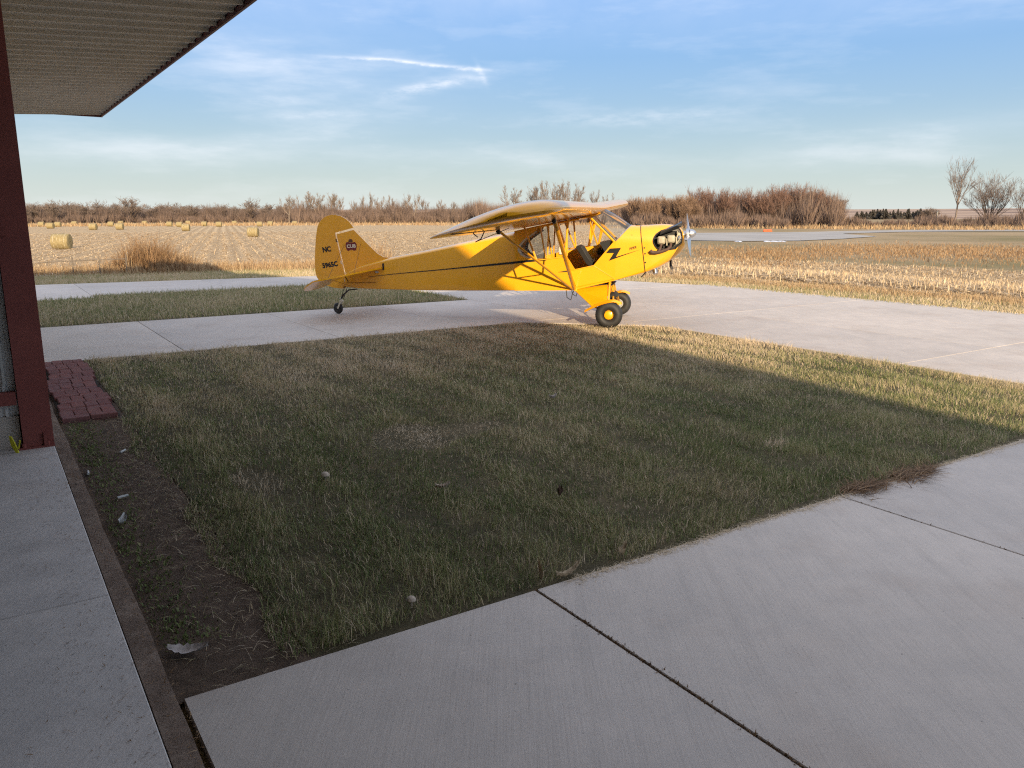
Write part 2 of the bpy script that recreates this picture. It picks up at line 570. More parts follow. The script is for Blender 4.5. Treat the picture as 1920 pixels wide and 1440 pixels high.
class MB:
    def __init__(s):
        s.v, s.f = [], []

    def add(s, vs, fs):
        k = len(s.v)
        s.v += [tuple(p) for p in vs]
        s.f += [tuple(i + k for i in f) for f in fs]
        return s

    def box(s, x0, x1, y0, y1, z0, z1):
        vs = [(x, y, z) for x in (x0, x1) for y in (y0, y1) for z in (z0, z1)]
        return s.add(vs, [(0, 1, 3, 2), (4, 6, 7, 5), (0, 4, 5, 1), (2, 3, 7, 6), (0, 2, 6, 4), (1, 5, 7, 3)])

    def bar(s, a, b, w, t, up=(0, 0, 1)):
        a, b = Vector(a), Vector(b)
        d = (b - a).normalized()
        x = d.cross(Vector(up))
        if x.length < 1e-4:
            x = d.cross(Vector((0, 1, 0)))
        x.normalize()
        y = x.cross(d)
        vs = []
        for p in (a, b):
            for sx, sy in ((-1, -1), (1, -1), (1, 1), (-1, 1)):
                vs.append(p + x * sx * w / 2 + y * sy * t / 2)
        return s.add(vs, [(3, 2, 1, 0), (4, 5, 6, 7)] + [(i, (i + 1) % 4, 4 + (i + 1) % 4, 4 + i) for i in range(4)])

    def tube(s, pts, rad, seg=8, cap=True, flat=None, fdir=(1, 0, 0)):
        """round tube along pts; flat=(ratio) squeezes it across fdir x path"""
        pts = [Vector(p) for p in pts]
        n = len(pts)
        rad = rad if isinstance(rad, (list, tuple)) else [rad] * n
        ref = None
        vs = []
        for i, p in enumerate(pts):
            d = (pts[min(i + 1, n - 1)] - pts[max(i - 1, 0)])
            d = d.normalized() if d.length > 1e-9 else Vector((0, 0, 1))
            if ref is None:
                ref = Vector(fdir) if flat else Vector((0.31, 0.2, 0.93))
                if abs(ref.normalized().dot(d)) > 0.95:
                    ref = Vector((0, 1, 0.1))
            x = (ref - d * ref.dot(d)).normalized()
            y = d.cross(x)
            if not flat:
                ref = x
            for k in range(seg):
                t = 2 * math.pi * k / seg
                vs.append(p + x * math.cos(t) * rad[i] + y * math.sin(t) * rad[i] * (flat or 1))
        fs = []
        for i in range(n - 1):
            for k in range(seg):
                fs.append((i * seg + k, i * seg + (k + 1) % seg, (i + 1) * seg + (k + 1) % seg, (i + 1) * seg + k))
        if cap:
            fs.append(tuple(range(seg))[::-1])
            fs.append(tuple((n - 1) * seg + k for k in range(seg)))
        return s.add(vs, fs)

    def lathe(s, prof, c, axis, seg=24, closed=False):
        """prof: list of (r, h) along axis from c"""
        c, ax = Vector(c), Vector(axis).normalized()
        x = ax.cross(Vector((0.2, 0.1, 0.97)))
        x.normalize()
        y = ax.cross(x)
        vs, n = [], len(prof)
        for r, h in prof:
            for k in range(seg):
                t = 2 * math.pi * k / seg
                vs.append(c + ax * h + (x * math.cos(t) + y * math.sin(t)) * r)
        fs = []
        for i in range(n if closed else n - 1):
            j = (i + 1) % n
            for k in range(seg):
                fs.append((i * seg + k, i * seg + (k + 1) % seg, j * seg + (k + 1) % seg, j * seg + k))
        if not closed:
            fs.append(tuple(range(seg))[::-1])
            fs.append(tuple((n - 1) * seg + k for k in range(seg)))
        return s.add(vs, fs)

    def prism(s, poly, f0, f1):
        """poly of 2-d points; f0, f1 map a 2-d point to 3-d for the two faces"""
        n = len(poly)
        vs = [f0(*p) for p in poly] + [f1(*p) for p in poly]
        fs = [tuple(range(n))[::-1], tuple(range(n, 2 * n))]
        fs += [(i, (i + 1) % n, n + (i + 1) % n, n + i) for i in range(n)]
        return s.add(vs, fs)

    def grid(s, rows, close=False):
        n, m = len(rows), len(rows[0])
        vs = [p for r in rows for p in r]
        fs = []
        for i in range(n - 1):
            for j in range(m if close else m - 1):
                k = (j + 1) % m
                fs.append((i * m + j, i * m + k, (i + 1) * m + k, (i + 1) * m + j))
        return s.add(vs, fs)

    def mesh(s, name, mat, smooth=True, xf=None, angle=38, fix=True):
        me = bpy.data.meshes.new(name)
        me.from_pydata([xf(p) for p in s.v] if xf else s.v, [], s.f)
        me.materials.append(MATS[mat])
        if fix:
            bm = bmesh.new()
            bm.from_mesh(me)
            bmesh.ops.recalc_face_normals(bm, faces=bm.faces)
            bm.to_mesh(me)
            bm.free()
        if smooth:
            me.shade_smooth()
            me.set_sharp_from_angle(angle=R(angle))
        me.update()
        return me

    def build(s, name, mat, parent=None, smooth=True, xf=None, angle=38, fix=True):
        return link_mesh(name, s.mesh(name, mat, smooth, xf, angle, fix), parent)


def tri_mesh(name, verts, tris, mat, tint=None):
    me = bpy.data.meshes.new(name)
    nv, nf = len(verts), len(tris)
    me.vertices.add(nv)
    me.vertices.foreach_set('co', np.ascontiguousarray(verts, dtype=np.float32).ravel())
    me.loops.add(nf * 3)
    me.loops.foreach_set('vertex_index', np.ascontiguousarray(tris, dtype=np.int32).ravel())
    me.polygons.add(nf)
    me.polygons.foreach_set('loop_start', np.arange(0, nf * 3, 3, dtype=np.int32))
    me.materials.append(MATS[mat])
    if tint is not None:
        a = me.attributes.new('tint', 'FLOAT', 'POINT')
        a.data.foreach_set('value', np.ascontiguousarray(tint, dtype=np.float32))
    me.update(calc_edges=True)
    me.validate()
    return me


# hangar frame: n outward from the hangar's open front, a along it
HB = R(33.5)
NV, AV = np.array([math.cos(HB), math.sin(HB)]), np.array([-math.sin(HB), math.cos(HB)])


def W(n, a, z=0.0):
    return (n * NV[0] + a * AV[0], n * NV[1] + a * AV[1], z)


def W2(p):
    """numpy (k,2) of (n,a) -> world xy"""
    return p[:, :1] * NV + p[:, 1:] * AV


def hgt(x, y):
    n = x * NV[0] + y * NV[1]
    a = x * AV[0] + y * AV[1]
    d = np.maximum(np.maximum(a - 28.0, n - 17.8), (n + a - 38.0) / 1.414)
    t = np.clip(d / 20.0, 0, 1)
    return -1.0 * t * t * (3 - 2 * t)


def vnoise(x, y, s, seed=0):
    r = np.random.default_rng(seed)
    o = np.zeros_like(x)
    for k in range(7):
        t = r.uniform(0, 2 * np.pi)
        f = s * r.uniform(0.5, 2.2)
        o += np.sin((x * np.cos(t) + y * np.sin(t)) * f + r.uniform(0, 6.28)) / (0.6 + 0.4 * f / s)
    return o / 3.2


# ------------------------------------------------------------------ ground, field, hills
def polar_ground():
    rad = [0.0] + list(np.geomspace(1.0, 6000, 90))
    ang = np.linspace(0, 2 * np.pi, 145)[:-1]
    vs, fs = [], []
    for r in rad[1:]:
        x, y = r * np.sin(ang), r * np.cos(ang)
        z = hgt(x, y) - 0.035
        vs += list(zip(x, y, z))
    m = len(ang)
    for i in range(len(rad) - 2):
        for j in range(m):
            k = (j + 1) % m
            fs.append((i * m + j, i * m + k, (i + 1) * m + k, (i + 1) * m + j))
    vs.append((0, 0, -0.035))
    c = len(vs) - 1
    for j in range(m):
        fs.append((c, (j + 1) % m, j))
    me = bpy.data.meshes.new('ground')
    me.from_pydata(vs, [], fs)
    me.materials.append(MATS['dry_grassland'])
    me.shade_smooth()
    tag(link_mesh('ground', me), 'dry grassland ground stretching to the horizon', kind='structure')


polar_ground()

FIELD_EDGE = [(-60, 33), (-20, 30.5), (1.6, 29.2), (5.7, 28.2), (9.9, 27.4), (13, 25.3), (15.9, 21.6), (17.1, 18.0), (18.1, 13.5),
              (18.4, 10.5), (18.3, 5), (18.2, -2), (18.2, -12)]


def field_far(az):
    """far limit of the stubble seen in the heading az"""
    t = np.clip((az - R(7.5)) / R(2.0), 0, 1)
    return 265 * (1 - t) + (60 - np.degrees(az) * 0.35) * t


def corn_field():
    pts = []
    for i in range(len(FIELD_EDGE) - 1):
        p, q = np.array(FIELD_EDGE[i]), np.array(FIELD_EDGE[i + 1])
        k = 14
        for j in range(k):
            pts.append(p + (q - p) * j / k)
    pts.append(np.array(FIELD_EDGE[-1]))
    rows = []
    for p in pts:
        w = p[0] * NV + p[1] * AV
        r0 = np.hypot(*w)
        az = math.atan2(w[0], w[1])
        r1 = max(r0 + 8, float(field_far(az)))
        d = w / r0
        row = []
        for t in np.linspace(0, 1, 30):
            r = r0 * (r1 / r0) ** t
            x, y = d * r
            row.append((x, y, float(hgt(np.array(x), np.array(y))) - 0.012))
        rows.append(row)
    tag(MB().grid(rows).build('corn_field', 'corn_stubble_ground', fix=False), 'harvested corn field of pale stubble in rows', kind='structure')


corn_field()


def hills():
    rows = []
    for az in np.linspace(R(-60), R(60), 90):
        row = []
        for t in np.linspace(0, 1, 14):
            d = 620 + t * 2300
            crest = 24 + 5 * math.sin(az * 5 + 1) + 3 * math.sin(az * 13)
            z = -3.0 + (crest + 3) * (3 * t * t - 2 * t ** 3) ** 0.9
            row.append((d * math.sin(az), d * math.cos(az), z))
        rows.append(row)
    tag(MB().grid(rows).build('hills', 'hill_fields', fix=False), 'low pinkish brown farmland hills on the horizon', kind='structure')


hills()


def sheet_px(name, pts, mat, label, dz, step=6):
    """flat pavement or turf lying on the field plain: pts are (heading deg, distance m)"""
    poly = []
    for i in range(len(pts)):
        p, q = pts[i], pts[(i + 1) % len(pts)]
        for j in range(step):
            az = R(p[0] + (q[0] - p[0]) * j / step)
            d = p[1] + (q[1] - p[1]) * j / step
            x, y = d * math.sin(az), d * math.cos(az)
            poly.append((x, y, float(hgt(np.array(x), np.array(y))) + dz))
    me = bpy.data.meshes.new(name)
    me.from_pydata(poly, [], [tuple(range(len(poly)))])
    me.materials.append(MATS[mat])
    return tag(link_mesh(name, me), label, kind='structure')


def hd(px, py, z=-1.0):
    """heading and distance of a spot of the plain"""
    a, b = (px - 960) / F_PX, (720 - py) / F_PX
    v = (a, math.cos(PITCH) + b * math.sin(PITCH), -math.sin(PITCH) + b * math.cos(PITCH))
    t = (z - EYE) / v[2]
    return math.degrees(math.atan2(v[0], v[1])), math.hypot(v[0], v[1]) * t


sheet_px('runway', [hd(1180, 439), hd(1290, 451), hd(1400, 452.5), hd(1500, 451.5), hd(1580, 448), hd(1645, 443.5), hd(1590, 439.5), hd(1580, 438.2), hd(1700, 434.8),
                    hd(1800, 434.0), hd(1990, 433.5), hd(1990, 430.5), hd(1700, 431.5), hd(1500, 435.5), hd(1300, 437)], 'asphalt',
         'pale grey asphalt runway crossing the plain', 0.03)

# ------------------------------------------------------------------ pavement


def slab_mesh(name, poly, ztop, depth, mat, origin, ch=0.007):
    c = np.mean(np.array(poly), axis=0)
    ins = []
    for p in poly:
        d = c - np.array(p)
        ins.append(np.array(p) + d / np.linalg.norm(d) * ch)
    n = len(poly)
    vs = [(p[0] - origin[0], p[1] - origin[1], -depth) for p in poly]
    vs += [(p[0] - origin[0], p[1] - origin[1], ztop - 0.004) for p in poly]
    vs += [(p[0] - origin[0], p[1] - origin[1], ztop) for p in ins]
    fs = [tuple(range(n))[::-1], tuple(range(2 * n, 3 * n))]
    for k in (0, n):
        fs += [(k + i, k + (i + 1) % n, k + n + (i + 1) % n, k + n + i) for i in range(n)]
    return MB().add(vs, fs).mesh(name, mat, smooth=False)


APRON_BASE = [(0.46, -9), (16.3, -9), (16.35, 7), (16.1, 11), (15.95, 15.2), (15.3, 17.2), (13.9, 20.2), (11.3, 22.8), (8.5, 23.9), (1.3, 25.0), (-12, 25.6),
              (-12, 11.4), (0.46, 11.4)]
apron = empty('apron', (0, 0, 0), HB, 'pale concrete apron and taxiway of square slabs', kind='structure')
J = 0.005
base = MB()
for r in ((0.5, 9.5, -9, 2.9), (9.5, 16.2, -9, 15.1), (-12, 9.4, 11.6, 15.0), (9.4, 15.1, 15.1, 17.5), (-12, 8.6, 21.1, 23.8)):
    base.add([(r[0], r[2], -0.018), (r[1], r[2], -0.018), (r[1], r[3], -0.018), (r[0], r[3], -0.018)], [(0, 1, 2, 3)])
base.build('joint_bed', 'joint_dirt', apron, smooth=False)


def slab(poly, gap=J, ztop=0.0):
    c = np.mean(np.array(poly), axis=0)
    q = [(p[0] + (gap if p[0] < c[0] else -gap), p[1] + (gap if p[1] < c[1] else -gap)) for p in poly]
    o = link_mesh('concrete_slab', slab_mesh('concrete_slab', q, ztop, 0.10, 'concrete', (c[0], c[1])), apron, (c[0], c[1], 0))
    return o


def rect(n0, n1, a0, a1):
    return [(n0, a0), (n1, a0), (n1, a1), (n0, a1)]


pn = [0.46, 2.11, 4.55, 6.99, 9.43]
for i in range(4):
    slab(rect(pn[i], pn[i + 1], -2.4, 2.985), 0.008 if i < 1 else 0.006)
    slab(rect(pn[i], pn[i + 1], -9, -2.4))
rn = [9.43, 11.7, 13.95, 16.3]
ra = [-9, -3.5, 1.0, 5.5, 10.4, 15.2]
for i in range(3):
    for j in range(5):
        slab(rect(rn[i], rn[i + 1], ra[j], ra[j + 1]))
slab([(8.94, 15.2), (11.2, 15.2), (11.2, 22.85), (9.0, 23.7), (8.94, 23.7)])
slab([(11.2, 15.2), (13.5, 15.2), (13.5, 20.7), (12.7, 21.6), (11.2, 22.85)])
slab([(13.5, 15.2), (15.95, 15.2), (15.3, 17.2), (13.9, 20.2), (13.5, 20.7)])
tn = [-11.3, -9.0, -6.75, -4.5, -2.25, -0.03, 2.22, 4.46, 6.70, 8.94]
for i in range(9):
    slab(rect(tn[i], tn[i + 1], 11.42, 15.2))
slab(rect(8.94, 9.43, 11.42, 15.2))
bn = [-11.5, -8.0, -4.5, -1.2, 2.12, 5.3, 8.94]
for i in range(6):
    n0, n1 = bn[i], bn[i + 1]
    lo = 20.75 if n0 >= 2.1 else 20.2
    hi0, hi1 = 25.05 - n0 * 0.13, 25.05 - n1 * 0.13
    slab([(n0, lo), (n1, lo), (n1, hi1), (n0, hi0)])

hfloor = empty('hangar_floor', (0, 0, 0), HB, 'smooth grey concrete floor slab at the hangar opening', kind='structure')
FLZ = 0.05
for (n0, n1) in ((-9, -3.2), (-3.2, 0.345)):
    for (a0, a1) in ((-8.2, -0.05), (-0.05, 3.965), (3.965, 6.83), (6.83, 7.3)):
        c = ((n0 + n1) / 2, (a0 + a1) / 2)
        g = 0.004
        link_mesh('floor_slab', slab_mesh('floor_slab', rect(n0 + g, n1 - g, a0 + g, a1 - g), FLZ, 0.12, 'floor_concrete', c, 0.006), hfloor, (c[0], c[1], 0))

# stained edging strip along the floor slab
ed = MB()
na = 60
rows = []
for i in range(na + 1):
    a = -7 + i * (15.5 + 7) / na
    w = 0.452 + 0.004 * math.sin(a * 2.1) + 0.003 * math.sin(a * 7.3)
    zt = 0.012 + 0.006 * math.sin(a * 3.7)
    rows.append([(0.349, a, -0.08), (0.349, a, FLZ - 0.018 + 0.004 * math.sin(a * 9)), (0.40, a, zt + 0.018), (w - 0.01, a, zt + 0.004), (w, a, -0.08)])
ed.grid(rows)
e = ed.build('concrete_edging', 'curb_stain', None)
e.rotation_euler = (0, 0, HB)
tag(e, 'dirty brown concrete edging strip along the hangar floor', 'edging')

# dirt strip and lawn soil
s = MB()
rows = []
for i in range(41):
    a = 2.97 + i * (11.44 - 2.97) / 40
    rows.append([(0.44 + k * 0.12, a, -0.012 + 0.006 * math.sin(a * 6 + k * 2.0) + 0.004 * math.sin(a * 17 - k)) for k in range(6)])
s.grid(rows)
o = s.build('dirt_strip', 'dirt', None, fix=False)
o.rotation_euler = (0, 0, HB)
tag(o, 'bare dark soil strip between edging and lawn', kind='structure')


def in_lawn(p, grow=0.0):
    n, a = p[:, 0], p[:, 1]
    e = grow + 0.05 * np.sin(a * 3.1) + 0.03 * np.sin(a * 7.7 + 1)
    e2 = grow + 0.02 * np.sin(n * 4.3) + 0.015 * np.sin(n * 11 + 2)
    left = 0.88 - 0.04 * np.sin(a * 0.9)
    ok = (n > left - e) & (n < 9.36 + e2) & (a > 3.01 - e2) & (a < 11.40 + e2)
    ok &= (n + a) < (19.05 + e2)
    ok &= ~((n < 0.99) & (a > 7.85))
    return ok


g = MB()
g.add([(0.98, 2.975, -0.007), (9.40, 2.975, -0.007), (9.40, 9.65, -0.007), (7.7, 11.40, -0.007), (0.98, 11.40, -0.007)], [(0, 1, 2, 3, 4)])
o = g.build('lawn_ground', 'lawn_soil', None, fix=False)
o.rotation_euler = (0, 0, HB)
tag(o, 'soil of the lawn in front of the hangar', kind='structure')
g = MB()
g.add([(7.7, 11.40, -0.004), (9.40, 9.65, -0.004), (9.42, 11.41, -0.004)], [(0, 1, 2)])
slab([(7.75, 11.41), (9.42, 9.72), (9.42, 11.41)])
g = MB()
g.add([(-12, 15.21, -0.01), (8.93, 15.21, -0.01), (8.93, 20.74, -0.01), (2.13, 20.74, -0.01), (2.13, 20.19, -0.01), (-12, 20.19, -0.01)], [(0, 1, 2, 3, 4, 5)])
o = g.build('grass_island', 'lawn_soil', None, fix=False)
o.rotation_euler = (0, 0, HB)
tag(o, 'soil of the grass island between the two taxiways', kind='structure')

# brick path
path = empty('path', W(0, 0), HB, 'short path of red brick pavers beside the hangar wall', kind='structure')
pb = MB()
pb.add([(0.47, 7.95, 0.0), (0.94, 7.95, 0.0), (0.98, 11.38, 0.0), (0.5, 11.38, 0.0)], [(0, 1, 2, 3)])
pb.build('sand_bed', 'joint_dirt', path, smooth=False, fix=False)
BW, BL = 0.112, 0.222
bmsh = None


def brick_mesh():
    vs, fs = [], []
    hx, hy, c = BL / 2 - 0.0012, BW / 2 - 0.0012, 0.004
    for (z, k) in ((-0.05, 0), (0.026, 0), (0.032, c)):
        vs += [(-hx + k, -hy + k, z), (hx - k, -hy + k, z), (hx - k, hy - k, z), (-hx + k, hy - k, z)]
    fs = [(3, 2, 1, 0), (8, 9, 10, 11)]
    for k in (0, 4):
        fs += [(k + i, k + (i + 1) % 4, k + 4 + (i + 1) % 4, k + 4 + i) for i in range(4)]
    return MB().add(vs, fs).mesh('brick', 'paver_brick', smooth=False)


bme = brick_mesh()
bhe = None
for i in range(10):
    for j in range(2):
        a = 8.01 + i * 0.337
        n = 0.585 + 0.03 * math.sin(i * 1.1) * (i > 1) + i * 0.006 + j * 0.226

        def put(dn, da, rz):
            b = link_mesh('brick', bme, path, (n + dn + rnd.uniform(-.003, .003), a + da + rnd.uniform(-.002, .002), rnd.uniform(-0.004, 0.004)))
            b.rotation_euler = (rnd.uniform(-.02, .02), rnd.uniform(-.02, .02), rz + rnd.uniform(-.015, .015))
        put(0, 0.0, 0)
        put(-0.0565, 0.1685, R(90))
        put(0.0565, 0.1685, R(90))

# ------------------------------------------------------------------ hangar
hangar = empty('hangar', W(0, 0), HB, 'metal hangar with dark red steel column, ribbed soffit and pale siding', 'building')
EZ, EN, END_A = 3.6, 2.17, 16.75


def ibeam(n, a, z0, z1, w, d, tf=0.014, tw=0.010):
    """column: flanges face along the front, web between"""
    m = MB()
    m.box(n - w / 2, n + w / 2, a - d / 2, a - d / 2 + tf, z0, z1)
    m.box(n - w / 2, n + w / 2, a + d / 2 - tf, a + d / 2, z0, z1)
    m.box(n - tw / 2, n + tw / 2, a - d / 2 + tf, a + d / 2 - tf, z0, z1)
    return m


colm = ibeam(0.24, 7.13, FLZ + 0.016, EZ - 0.1, 0.205, 0.30).build('column', 'red_oxide_steel', hangar, smooth=False)
m = MB().box(0.10, 0.345, 6.955, 7.30, FLZ, FLZ + 0.015)
for nn in (0.14, 0.30):
    m.lathe([(0.014, 0), (0.014, 0.035)], (nn, 6.967, FLZ + 0.01), (0, 0, 1), 8)
m.build('base_plate', 'red_oxide_steel', colm, smooth=False)
m = MB().box(0.275, 0.295, 6.955, 6.975, FLZ + 0.017, FLZ + 0.12)
m.build('stiffener', 'red_oxide_steel', colm, smooth=False)
m = MB().box(0.07, 0.20, 6.955, 6.976, 1.66, 1.72).box(0.07, 0.20, 6.950, 6.970, 1.722, 1.80)
m.lathe([(0.014, 0), (0.014, 0.02)], (0.175, 6.952, 1.76), (0, -1, 0), 8)
m.build('door_bracket', 'red_oxide_steel', colm, smooth=False)

# inner end wall beside the column: sheets, girts, stub wall
m = MB().box(-9, 0.13, 7.06, 7.30, FLZ - 0.02, 0.30)
m.build('stub_wall', 'concrete', hangar, smooth=False)


def ribbed(width, length, pitch, rh, rb, rt):
    """profile across local x in 0..width, running along local y 0..length, ribs towards +z"""
    xs = [(0, 0)]
    k = pitch / 2
    while k < width:
        xs += [(k - rb / 2, 0), (k - rt / 2, rh), (k + rt / 2, rh), (k + rb / 2, 0)]
        k += pitch
    xs.append((width, 0))
    rows = [[(x, 0, z) for x, z in xs], [(x, length, z) for x, z in xs]]
    t = 0.004
    m = MB().grid(rows)
    rows2 = [[(x, 0, z - t) for x, z in xs], [(x, length, z - t) for x, z in xs]]
    m.grid(rows2)
    return m


sh = ribbed(0.914, 3.8, 0.152, 0.022, 0.045, 0.02).mesh('siding_panel', 'siding_white', smooth=False)
k = 0.135
i = 0
while k > -9:
    o = link_mesh('siding_panel', sh, hangar)
    o.matrix_local = Matrix(((-1, 0, 0, k), (0, 0, -1, 7.09), (0, 1, 0, 0.30), (0, 0, 0, 1)))
    k -= 0.914
    i += 1
for (z0, z1) in ((0.40, 0.50), (1.68, 1.80), (3.0, 3.1)):
    MB().box(-9, 0.128, 6.985, 7.05, z0, z1).build('girt', 'red_oxide_steel', hangar, smooth=False)
m = MB().box(0.055, 0.075, 7.02, 7.06, 0.56, 3.9)
m.build('edge_trim', 'steel_grey', hangar, smooth=False)

# soffit, fascia, roof, outer walls
sp_ = ribbed(0.914, EN - 0.36, 0.305, 0.028, 0.075, 0.028).mesh('soffit_panel', 'soffit_tan', smooth=False)
a = END_A - 0.03
while a > -14:
    o = link_mesh('soffit_panel', sp_, hangar)
    zi, zo = EZ - 0.10, EZ
    tl = math.atan2(zo - zi, EN - 0.36)
    o.matrix_local = Matrix(((0, math.cos(tl), math.sin(tl), 0.34), (1, 0, 0, a - 0.914), (0, math.sin(tl), -math.cos(tl), zi), (0, 0, 0, 1)))
    a -= 0.914
m = MB()
m.box(EN - 0.012, EN + 0.012, -29, END_A, EZ - 0.05, EZ + 0.155)
m.build('fascia', 'trim_maroon', hangar, smooth=False)
MB().box(0.34, EN + 0.02, END_A - 0.018, END_A + 0.02, EZ - 0.05, EZ + 0.18).build('rake_trim', 'trim_maroon', hangar, smooth=False)
MAIN_A = 7.35                    # the tall gabled bay ends at the column; a low wing goes on beyond it
GABLE = [(-29.0, 4.0), (-4.0, 6.92), (MAIN_A, 5.59)]
m = MB()
m.box(0.25, EN + 0.03, -29, END_A, EZ + 0.162, EZ + 0.19)
m.box(-15, 0.25, MAIN_A + 0.06, END_A, EZ + 0.05, EZ + 0.08)
m.build('canopy_roof', 'roof_metal', hangar, smooth=False)
m = MB()
for (a0, z0), (a1, z1) in zip(GABLE[:-1], GABLE[1:]):
    m.add([(0.36, a0, z0 - 0.06), (-15, a0, z0 - 0.06), (-15, a1, z1 - 0.06), (0.36, a1, z1 - 0.06), (0.36, a0, z0), (-15, a0, z0), (-15, a1, z1), (0.36, a1, z1)],
          [(0, 1, 2, 3), (7, 6, 5, 4), (0, 4, 5, 1), (1, 5, 6, 2), (2, 6, 7, 3), (3, 7, 4, 0)])
m.build('roof', 'roof_metal', hangar, smooth=False)
m = MB()
m.box(0.15, 0.30, 7.30, END_A - 0.3, -0.1, EZ - 0.19)
for n0, n1 in ((0.14, 0.29), (-14.85, -14.7)):
    g_ = [(-28.6, EZ + 0.195), (MAIN_A - 0.02, EZ + 0.195), (MAIN_A - 0.02, 5.52), (-4.0, 6.84), (-28.6, 3.97)]
    m.prism(g_, lambda a, z: (n0, a, z), lambda a, z: (n1, a, z))
m.box(-14.7, 0.13, MAIN_A - 0.02, MAIN_A + 0.05, EZ + 0.0, 5.5)
m.box(-14.7, 0.15, END_A - 0.45, END_A - 0.3, -0.1, EZ + 0.04)
m.box(-14.7, 0.15, -28.75, -28.6, -0.1, 3.9)
m.box(-14.85, -14.7, -28.75, END_A - 0.3, -0.1, EZ + 0.04)
m.build('wall', 'siding_white', hangar, smooth=False)

# ------------------------------------------------------------------ aeroplane
# local frame: x forward, y to its left (away from the hangar), z up; standing on its three wheels
plane = empty('airplane', (1.78, 13.9, 0.0), R(-12.6), 'yellow high-wing two-seat light airplane parked on the concrete', 'airplane')
BANK = 0.019


def bank(p):
    x, y, z = p
    return (x, y - (z - 0.2) * BANK, z + y * BANK)


def ring(u, zb, zs, zc, hwb, hws, rb, ex=2.2, shear=0.0, nb=5, nt=12):
    """cross-section of the body, right side up and over to the left"""
    h = [(0.0, zb), (max(hwb - rb, 0.001) * 0.5, zb)]
    for k in range(nb + 1):
        t = k / nb * math.pi / 2
        h.append((max(hwb - rb, 0.001) + rb * math.sin(t), zb + rb - rb * math.cos(t)))
    z0 = zb + rb
    for k in range(1, 6):
        t = k / 6
        h.append((hwb + (hws - hwb) * t, z0 + (zs - z0) * t))
    for k in range(nt + 1):
        t = k / nt * math.pi / 2
        h.append((hws * max(math.cos(t), 0) ** (2 / ex), zs + (zc - zs) * math.sin(t) ** (2 / ex)))
    h[-1] = (0.0, zc)
    pts = [(u - shear * (z - 0.883), -y, z) for y, z in h] + [(u - shear * (z - 0.883), y, z) for y, z in h[-2:0:-1]]
    return pts


def lerp_rows(tab, u):
    for i in range(len(tab) - 1):
        if tab[i][0] <= u <= tab[i + 1][0]:
            t = (u - tab[i][0]) / (tab[i + 1][0] - tab[i][0])
            return [a + (b - a) * t for a, b in zip(tab[i], tab[i + 1])]
    return list(tab[0] if u < tab[0][0] else tab[-1])


def smooth_rows(tab, u):
    n = len(tab)
    for i in range(n - 1):
        if tab[i][0] <= u <= tab[i + 1][0] + 1e-9:
            p0, p1, p2, p3 = tab[max(i - 1, 0)], tab[i], tab[i + 1], tab[min(i + 2, n - 1)]
            h = p2[0] - p1[0]
            t = (u - p1[0]) / h
            o = []
            for k in range(len(p1)):
                m1 = (p2[k] - p0[k]) / (p2[0] - p0[0]) * h
                m2 = (p3[k] - p1[k]) / (p3[0] - p1[0]) * h
                o.append((2 * t ** 3 - 3 * t ** 2 + 1) * p1[k] + (t ** 3 - 2 * t ** 2 + t) * m1 + (-2 * t ** 3 + 3 * t ** 2) * p2[k] + (t ** 3 - t ** 2) * m2)
            return o
    return list(tab[-1])


#        u      zb     zs     zc     hwb    hws    rb
REAR = [(-5.00, 0.505, 0.72, 0.755, 0.022, 0.022, 0.010), (-4.645, 0.487, 0.865, 0.915, 0.065, 0.062, 0.015), (-4.15, 0.487, 0.985, 1.045, 0.115, 0.11, 0.02),
        (-3.35, 0.492, 1.145, 1.205, 0.190, 0.185, 0.02), (-2.6, 0.508, 1.300, 1.365, 0.255, 0.25, 0.02), (-1.91, 0.530, 1.440, 1.505, 0.315, 0.31, 0.02),
        (-1.70, 0.536, 1.480, 1.545, 0.330, 0.325, 0.02)]


def side_w(u):
    if u >= -1.7:
        return 0.33
    return lerp_rows(REAR, u)[4]


rows = [ring(*lerp_rows(REAR, u), ex=2.0) for u in np.linspace(-5.0, -1.70, 22)]
m = MB().grid(rows, True)
m.f.append(tuple(range(len(rows[0]))))
fus = m.build('fuselage', 'cub_yellow', plane, xf=bank)

# cabin sides (skin with window and door openings), 22 mm deep
zbot = lambda u: float(np.interp(u, [-1.75, -0.68, 0.03, 0.6], [0.535, 0.565, 0.744, 0.90]))
win_arc = [(-1.36, 1.085), (-1.50, 1.105), (-1.60, 1.15), (-1.655, 1.23), (-1.63, 1.32), (-1.55, 1.405), (-1.45, 1.475), (-1.33, 1.555)]
right_side = [(-1.702, 0.536), (-0.68, 0.565), (0.03, 0.744), (0.03, 1.405), (-0.01, 1.385), (-0.333, 0.993), (-0.731, 0.903), (-0.79, 1.15), (-0.98, 1.12)] + win_arc + [(-1.30, 1.62), (-1.702, 1.545)]
left_side = [(-1.702, 0.536), (-0.68, 0.565), (0.03, 0.744), (0.03, 1.405), (-0.01, 1.385), (-0.35, 1.295), (-0.98, 1.175)] + win_arc + [(-1.30, 1.62), (-1.702, 1.545)]
for poly, sgn in ((right_side, -1), (left_side, 1)):
    m = MB().prism(poly, lambda x, z: (x, sgn * 0.330, z), lambda x, z: (x, sgn * 0.308, z))
    m.build('cabin_side', 'cub_yellow', plane, smooth=False, xf=bank)
m = MB()
us = [-1.70, -0.68, 0.03]
